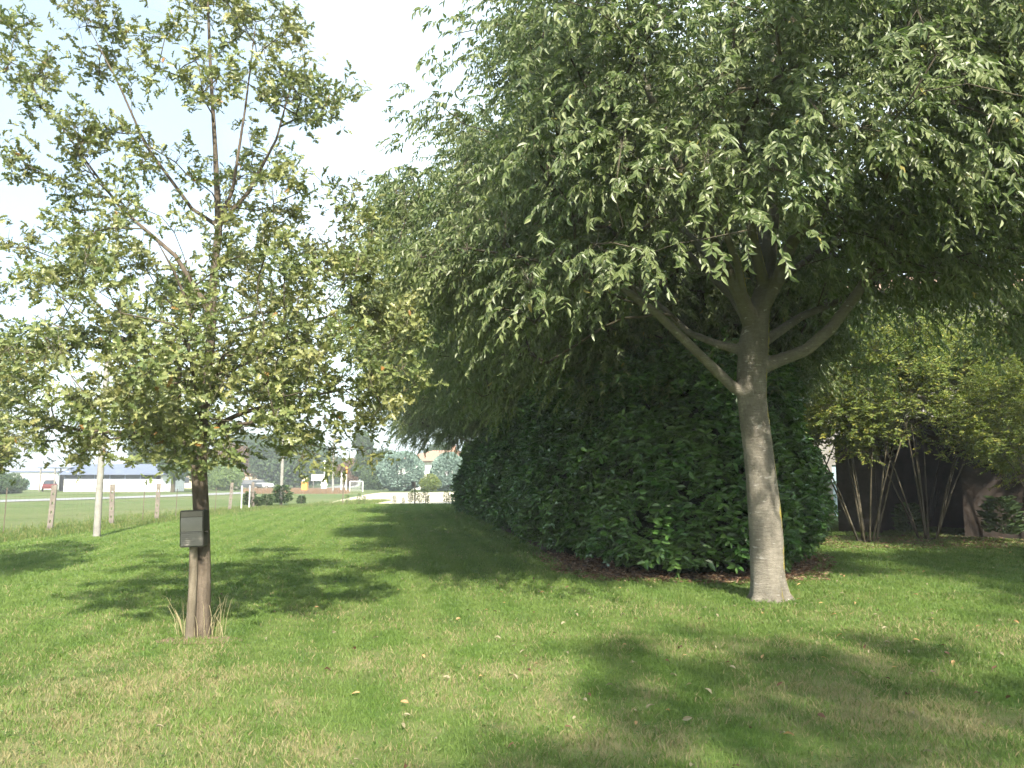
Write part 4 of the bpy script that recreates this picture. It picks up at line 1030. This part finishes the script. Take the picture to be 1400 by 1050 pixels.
def near_house():
    # grey farmhouse behind the shrubs
    root = empty('grey_farmhouse', (12.4, 34.5, 0), RAD(-4), label='tall grey plastered farmhouse with tiled roof behind the shrubs', cat='house')
    L, D, hw = 24, 9, 9.6
    t_ = .35; op = [(1.35, 0, 2.5, 2.2)]   # door opening
    wall = [(0, 0, -.2, 1.35, t_, hw), (2.5, 0, -.2, L, t_, hw), (1.351, 0, 2.2, 2.499, t_, hw), (0, t_+.001, -.2, t_, D, hw), (L-t_, t_+.001, -.2, L, D, hw), (t_+.001, D-t_, -.2, L-t_-.001, D, hw)]
    part('wall', M['plaster'], root, wall)
    d = part('door', M['bluedoor'], root, [(1.352, .10, -.02, 1.90, .16, 2.198), (1.93, .10, -.02, 2.498, .16, 2.198)]); part('handle', M['steel_dark'], d, [(1.95, .04, 1.0, 2.0, .098, 1.12)])
    for k in range(5):
        for z in (3.9, 6.9):
            x = 3.0 + k * 4.2; f = part('window', M['white'], root, [(x, -.05, z, x+.09, -.002, z+1.5), (x+.92, -.05, z, x+1.0, -.002, z+1.5), (x+.091, -.05, z, x+.919, -.002, z+.08), (x+.091, -.05, z+1.42, x+.919, -.002, z+1.5)])
            part('pane', M['glass'], f, [(x+.092, -.03, z+.082, x+.918, -.004, z+1.418)]); part('sill', M['conc'], f, [(x-.1, -.14, z-.09, x+1.1, -.002, z-.004)])
    m = MB(); e = .7
    m.add([(-e, -e, hw+.002), (L+e, -e, hw+.002), (L+e, D+e, hw+.002), (-e, D+e, hw+.002), (-e, D/2, hw+2.0), (L+e, D/2, hw+2.0), (-e, -e, hw+.16), (L+e, -e, hw+.16), (L+e, D+e, hw+.16), (-e, D+e, hw+.16)], [(6,7,5,4), (9,4,5,8), (0,1,7,6), (1,2,8,5,7), (0,6,4,9,3), (3,2,1,0), (2,3,9,8)]); m.build('roof', M['tile'], root)
    part('gutter', M['beam'], root, [(-e, -e-.12, hw-.06, L+e, -e-.002, hw+.08)])
    part('plinth', plain('brown_stained_plinth', (.26, .20, .15), .95, 0, .3, 2), root, [(-.04, -.05, -.2, 1.34, -.002, .9), (2.51, -.05, -.2, L, -.002, .9)])
near_house()

def shed():
    A = Vector((10.6, 24.3)); Bv = Vector((15.6, 19.0)); d = (Bv - A); L = d.length; ang = math.atan2(d.y, d.x)
    root = empty('dark_shed', (A.x, A.y, 0), ang, label='low dark open fronted shed with flat roof behind the shrubs at right', cat='shed')
    h = 3.15; o0, o1 = .45, 2.75; D = 4.2; t = .22
    part('wall', M['oldpl'], root, [(0, 0, -.2, o0, t, h), (o1, 0, -.2, L, t, h), (o0+.001, 0, h-.32, o1-.001, t, h), (0, t+.001, -.2, t, D, h), (L-t, t+.001, -.2, L, D, h), (t+.001, D-t, -.2, L-t-.001, D, h)])
    part('roof', M['beam'], root, [(-.3, -.45, h+.002, L+.3, D+.3, h+.16)])
    part('lintel', M['beam'], root, [(o0-.2, -.03, h-.5, o1+.2, -.002, h-.325)])
    part('door', plain('grey_board_door', (.075, .062, .052), .9, 0, .3, 6, .4), root, [(-.75, -.09, 0, -.02, -.03, 2.9), (-.02, -.09, 0, .44, -.03, 2.9)])
    part('inner_beam', M['beam'], root, [(t+.002, 1.6, h-.25, L-t-.002, 1.8, h-.02)])
shed()

# ================================================================== small far things
def car(u, Y, mat, label, rz=0):
    root = empty('parked_car', ((u - 700) / F * Y, Y, 0), rz, label=label, cat='car', group='small cars far away beyond the road')
    prof = [(-2.1, .35), (-2.15, .75), (-2.0, .92), (-1.1, .98), (1.35, .98), (2.05, .85), (2.12, .55), (2.1, .35)]
    m = MB(); n = len(prof); vs = [(x, -.82, z) for x, z in prof] + [(x, .82, z) for x, z in prof]
    m.add(vs, [tuple(range(n)), tuple(range(n, 2*n))[::-1]] + [(k, n+k, n+(k+1) % n, (k+1) % n) for k in range(n)]); m.build('body', mat, root, bevel=.05)
    m = MB(); vs = []
    for x, w, z in [(-1.35, .76, .985), (1.2, .76, .985), (.55, .62, 1.43), (-.95, .62, 1.43)]: vs += [(x, -w, z), (x, w, z)]
    m.add(vs, [(0,2,4,6), (7,5,3,1), (2,3,5,4), (4,5,7,6), (6,7,1,0), (0,1,3,2)]); m.build('cabin', M['glass'], root)
    part('roof', mat, root, [(-.93, -.61, 1.432, .53, .61, 1.47)])
    for x in (-1.35, 1.3):
        for y in (-.78, .78):
            m = MB(); m.tube([(x, y-.1, .32), (x, y+.1, .32)], .32, 14); w = m.build('wheel', M['rubber'], root)
            m = MB(); m.tube([(x, y-.115, .32), (x, y+.115, .32)], .18, 10); m.build('rim', M['steel_light'], w)
car(341, 118, M['darkcar'], 'small dark car far off beside the road end', .2)
car(357, 124, M['white'], 'small white car far off just right of the dark car', .1)
car(73, 105, M['red'], 'small red car parked under the steel canopy by the white building', 2.09)

def small_things():
    Y = 96
    r = empty('orange_pillar', ((419 - 700) / F * Y, Y, 0), label='orange and white pillar standing at the far meadow edge', cat='pillar')
    part('base', M['orange'], r, [(-.35, -.3, -.1, .35, .3, 1.25)], .03); part('top', plain('cream_paint', (.72, .62, .45), .7, 0, .08, 2), r, [(-.28, -.24, 1.252, .28, .24, 1.9)], .03)
    Y = 110
    r = empty('white_sign', ((436 - 700) / F * Y, Y, 0), label='blank white sign board on two thin legs beyond the meadow', cat='sign')
    part('board', M['white'], r, [(-.85, -.04, 1.35, .85, .04, 2.2)], .01)
    for x in (-.6, .55): part('leg', M['steel_light'], r, [(x, -.03, -.1, x+.06, .03, 1.348)])
    part('cap', M['steel_light'], r, [(-.9, -.06, 2.203, .9, .06, 2.26)])
    r = empty('white_kiosk', ((445 - 700) / F * Y, Y, 0), label='white conical shelter with a thin lamp mast beside the sign board', cat='kiosk')
    m = MB(); m.tube([(0, 0, -.1), (0, 0, .7), (0, 0, .72), (0, 0, 1.9)], [.42, .40, .5, .10], 10); m.build('shell', M['white'], r)
    m = MB(); m.tube([(0, 0, 1.9), (0, 0, 3.9)], .05, 6); m.build('mast', M['white'], r); m = MB(); m.tube([(0, 0, 3.9), (0, 0, 3.95), (0, 0, 4.1)], [.10, .2, .12], 8); m.build('lamp', M['white'], r)
    Y = 98
    r = empty('white_post', ((468.5 - 700) / F * Y, Y, 0), label='short thick white post just right of the meadow pole', cat='post')
    m = MB(); m.tube([(0, 0, -.2), (0, 0, 2.3)], [.11, .09], 10); m.build('shaft', M['white'], r, True); m = MB(); m.tube([(0, 0, 2.3), (0, 0, 2.36)], [.14, .09], 10); m.build('cap', M['white'], r, True)
    r = empty('marker_post', ((475 - 700) / F * Y, Y, 0), label='orange topped marker post beside the short white post', cat='post')
    m = MB(); m.tube([(0, 0, -.2), (0, 0, 2.2)], .09, 8); m.build('shaft', plain('cream_post', (.7, .62, .5), .7), r, True); m = MB(); m.tube([(0, 0, 2.2), (0, 0, 3.1)], .11, 8); m.build('top', M['orange'], r, True)
    Y = 101; x0 = (480 - 700) / F * Y; w = 17.5 / F * Y
    r = empty('goal', (x0, Y, 0), .15, label='small white football goal with net beside the dark trees', cat='goal')
    for x in (0, w):
        m = MB(); m.tube([(x, 0, -.05), (x, 0, 1.3)], .05, 8); m.build('post', M['white'], r, True)
    m = MB(); m.tube([(0, 0, 1.3), (w, 0, 1.3)], .05, 8); m.build('crossbar', M['white'], r, True)
    m = MB()
    for k in range(14): m.tube([(w*k/13, .02, 1.3), (w*k/13, .8, 0)], .008, 3)
    for k in range(8): m.tube([(0, .1*k+.02, 1.3-.16*k), (w, .1*k+.02, 1.3-.16*k)], .008, 3)
    m.build('net', M['white'], r)
    # thin posts at the lawn end
    Y = 51.5
    r = empty('thin_post', ((568.5 - 700) / F * Y, Y, 0), label='pale post with a small dark box on top at the lawn end', cat='post')
    m = MB(); m.tube([(0, 0, -.1), (0, 0, 1.45)], .045, 8); m.build('shaft', M['conc'], r, True); part('box', M['steel_dark'], r, [(-.19, -.09, 1.12, -.05, .06, 1.42)], .01)
    Y = 50.0
    r = empty('thin_post', ((471 - 700) / F * Y, Y, 0), label='thin pale stake at the left end of the row of young plants', cat='post')
    m = MB(); m.tube([(0, 0, -.1), (.02, 0, 1.9)], .035, 7); m.build('shaft', M['wood'], r, True); m = MB(); m.tube([(.02, 0, 1.9), (.02, 0, 1.96)], [.045, .02], 7); m.build('cap', M['conc'], r, True)
small_things()

# a tree behind the viewpoint throws the foreground shade
for (x, y, rz, s, lab) in [(6.6, -6.4, .6, 1.4, 'tree standing behind the viewpoint that shades the near lawn at right'), (4.9, -7.0, 3.0, 1.5, 'smaller tree standing behind the viewpoint that shades the near lawn at centre'), (9.8, -5.6, 4.4, 1.5, 'rightmost tree standing behind the viewpoint')]:
    c = copy_tree(oak); c.location = (x, y, 0); c.rotation_euler = (0, 0, rz); c.scale = (s * 1.15, s * 1.15, s); c['label'] = lab

# ================================================================== light, air, camera
def world():
    w = bpy.data.worlds.new('World'); SC.world = w; w.use_nodes = True; nt = w.node_tree; nt.nodes.clear()
    out = nt.nodes.new('ShaderNodeOutputWorld'); bgn = nt.nodes.new('ShaderNodeBackground'); sky = nt.nodes.new('ShaderNodeTexSky')
    sky.sky_type = 'NISHITA'; sky.sun_disc = False; sky.sun_elevation = SUN_EL; sky.sun_rotation = math.atan2(SUN_AZ[0], SUN_AZ[1])
    sky.air_density = 1.0; sky.dust_density = 3.0; sky.ozone_density = 1.0
    # thin high cloud
    tc = nt.nodes.new('ShaderNodeTexCoord'); mp = nt.nodes.new('ShaderNodeMapping'); mp.inputs['Scale'].default_value = (1, 1, 2.2); nt.links.new(tc.outputs['Generated'], mp.inputs[0])
    sx = nt.nodes.new('ShaderNodeSeparateXYZ'); nt.links.new(tc.outputs['Generated'], sx.inputs[0])
    nz = nt.nodes.new('ShaderNodeTexNoise'); nz.inputs['Scale'].default_value = 2.2; nz.inputs['Detail'].default_value = 3; nz.inputs['Roughness'].default_value = .45; nt.links.new(mp.outputs[0], nz.inputs[0])
    rp = nt.nodes.new('ShaderNodeValToRGB'); rp.color_ramp.elements[0].position = .24; rp.color_ramp.elements[0].color = (.26, .26, .26, 1); rp.color_ramp.elements[1].position = .62; rp.color_ramp.elements[1].color = (.8, .8, .8, 1); 
    def mth(op, a, b):
        q = nt.nodes.new('ShaderNodeMath'); q.operation = op
        for i_, v_ in ((0, a), (1, b)):
            if isinstance(v_, (int, float)): q.inputs[i_].default_value = v_
            else: nt.links.new(v_, q.inputs[i_])
        return q.outputs[0]
    # a veil of thin cloud thickens toward the right of the view and the horizon
    veil = mth('ADD', mth('MULTIPLY', sx.outputs[0], .62), mth('ADD', mth('MULTIPLY', sx.outputs[2], -.45), mth('MULTIPLY', nz.outputs[0], .55)))
    nt.links.new(mth('ADD', veil, .42), rp.inputs[0])
    mx = nt.nodes.new('ShaderNodeMix'); mx.data_type = 'RGBA'; nt.links.new(rp.outputs[0], mx.inputs[0]); nt.links.new(sky.outputs[0], mx.inputs[6]); mx.inputs[7].default_value = (6.4, 7.5, 7.8, 1)
    nt.links.new(mx.outputs[2], bgn.inputs[0]); bgn.inputs[1].default_value = .118; nt.links.new(bgn.outputs[0], out.inputs[0])
world()
sun = bpy.data.lights.new('sun', 'SUN'); sun.energy = 4.5; sun.angle = RAD(.9); sun.color = (1, .93, .80)
so = bpy.data.objects.new('sun', sun); COL.objects.link(so)
sd = Vector((SUN_AZ[0] * math.cos(SUN_EL), SUN_AZ[1] * math.cos(SUN_EL), math.sin(SUN_EL))); so.rotation_euler = sd.to_track_quat('Z', 'Y').to_euler(); so.location = (0, -20, 30)

def haze():
    m = bpy.data.materials.new('haze'); m.use_nodes = True; nt = m.node_tree; nt.nodes.clear(); o = nt.nodes.new('ShaderNodeOutputMaterial')
    v = nt.nodes.new('ShaderNodeVolumePrincipled'); v.inputs['Color'].default_value = (.93, .96, 1, 1); v.inputs['Density'].default_value = .0014; v.inputs['Anisotropy'].default_value = .2
    nt.links.new(v.outputs[0], o.inputs[1])
    b = MB(); b.box(-620, -70, -1.3, 620, 640, 15.5); b.build('haze', m, None, kind='stuff', label='pale summer haze filling the air above the fields', cat='haze')
haze()

cam = bpy.data.cameras.new('camera'); cam.sensor_width = 36; cam.lens = 28; cam.clip_end = 3000; cam.clip_start = .05
co = bpy.data.objects.new('camera', cam); COL.objects.link(co); co.location = (0, 0, H); co.rotation_euler = (RAD(90) + PITCH, 0, 0); SC.camera = co
vs = SC.view_settings; vs.view_transform = 'Standard'; vs.look = 'None'; vs.exposure = 1.4; vs.gamma = 1; vs.use_curve_mapping = False
SC.cycles.max_bounces = 5; SC.cycles.diffuse_bounces = 3; SC.cycles.transmission_bounces = 2; SC.cycles.use_adaptive_sampling = True; SC.cycles.adaptive_threshold = .035; SC.cycles.glossy_bounces = 2; SC.cycles.volume_bounces = 0; SC.cycles.transparent_max_bounces = 4
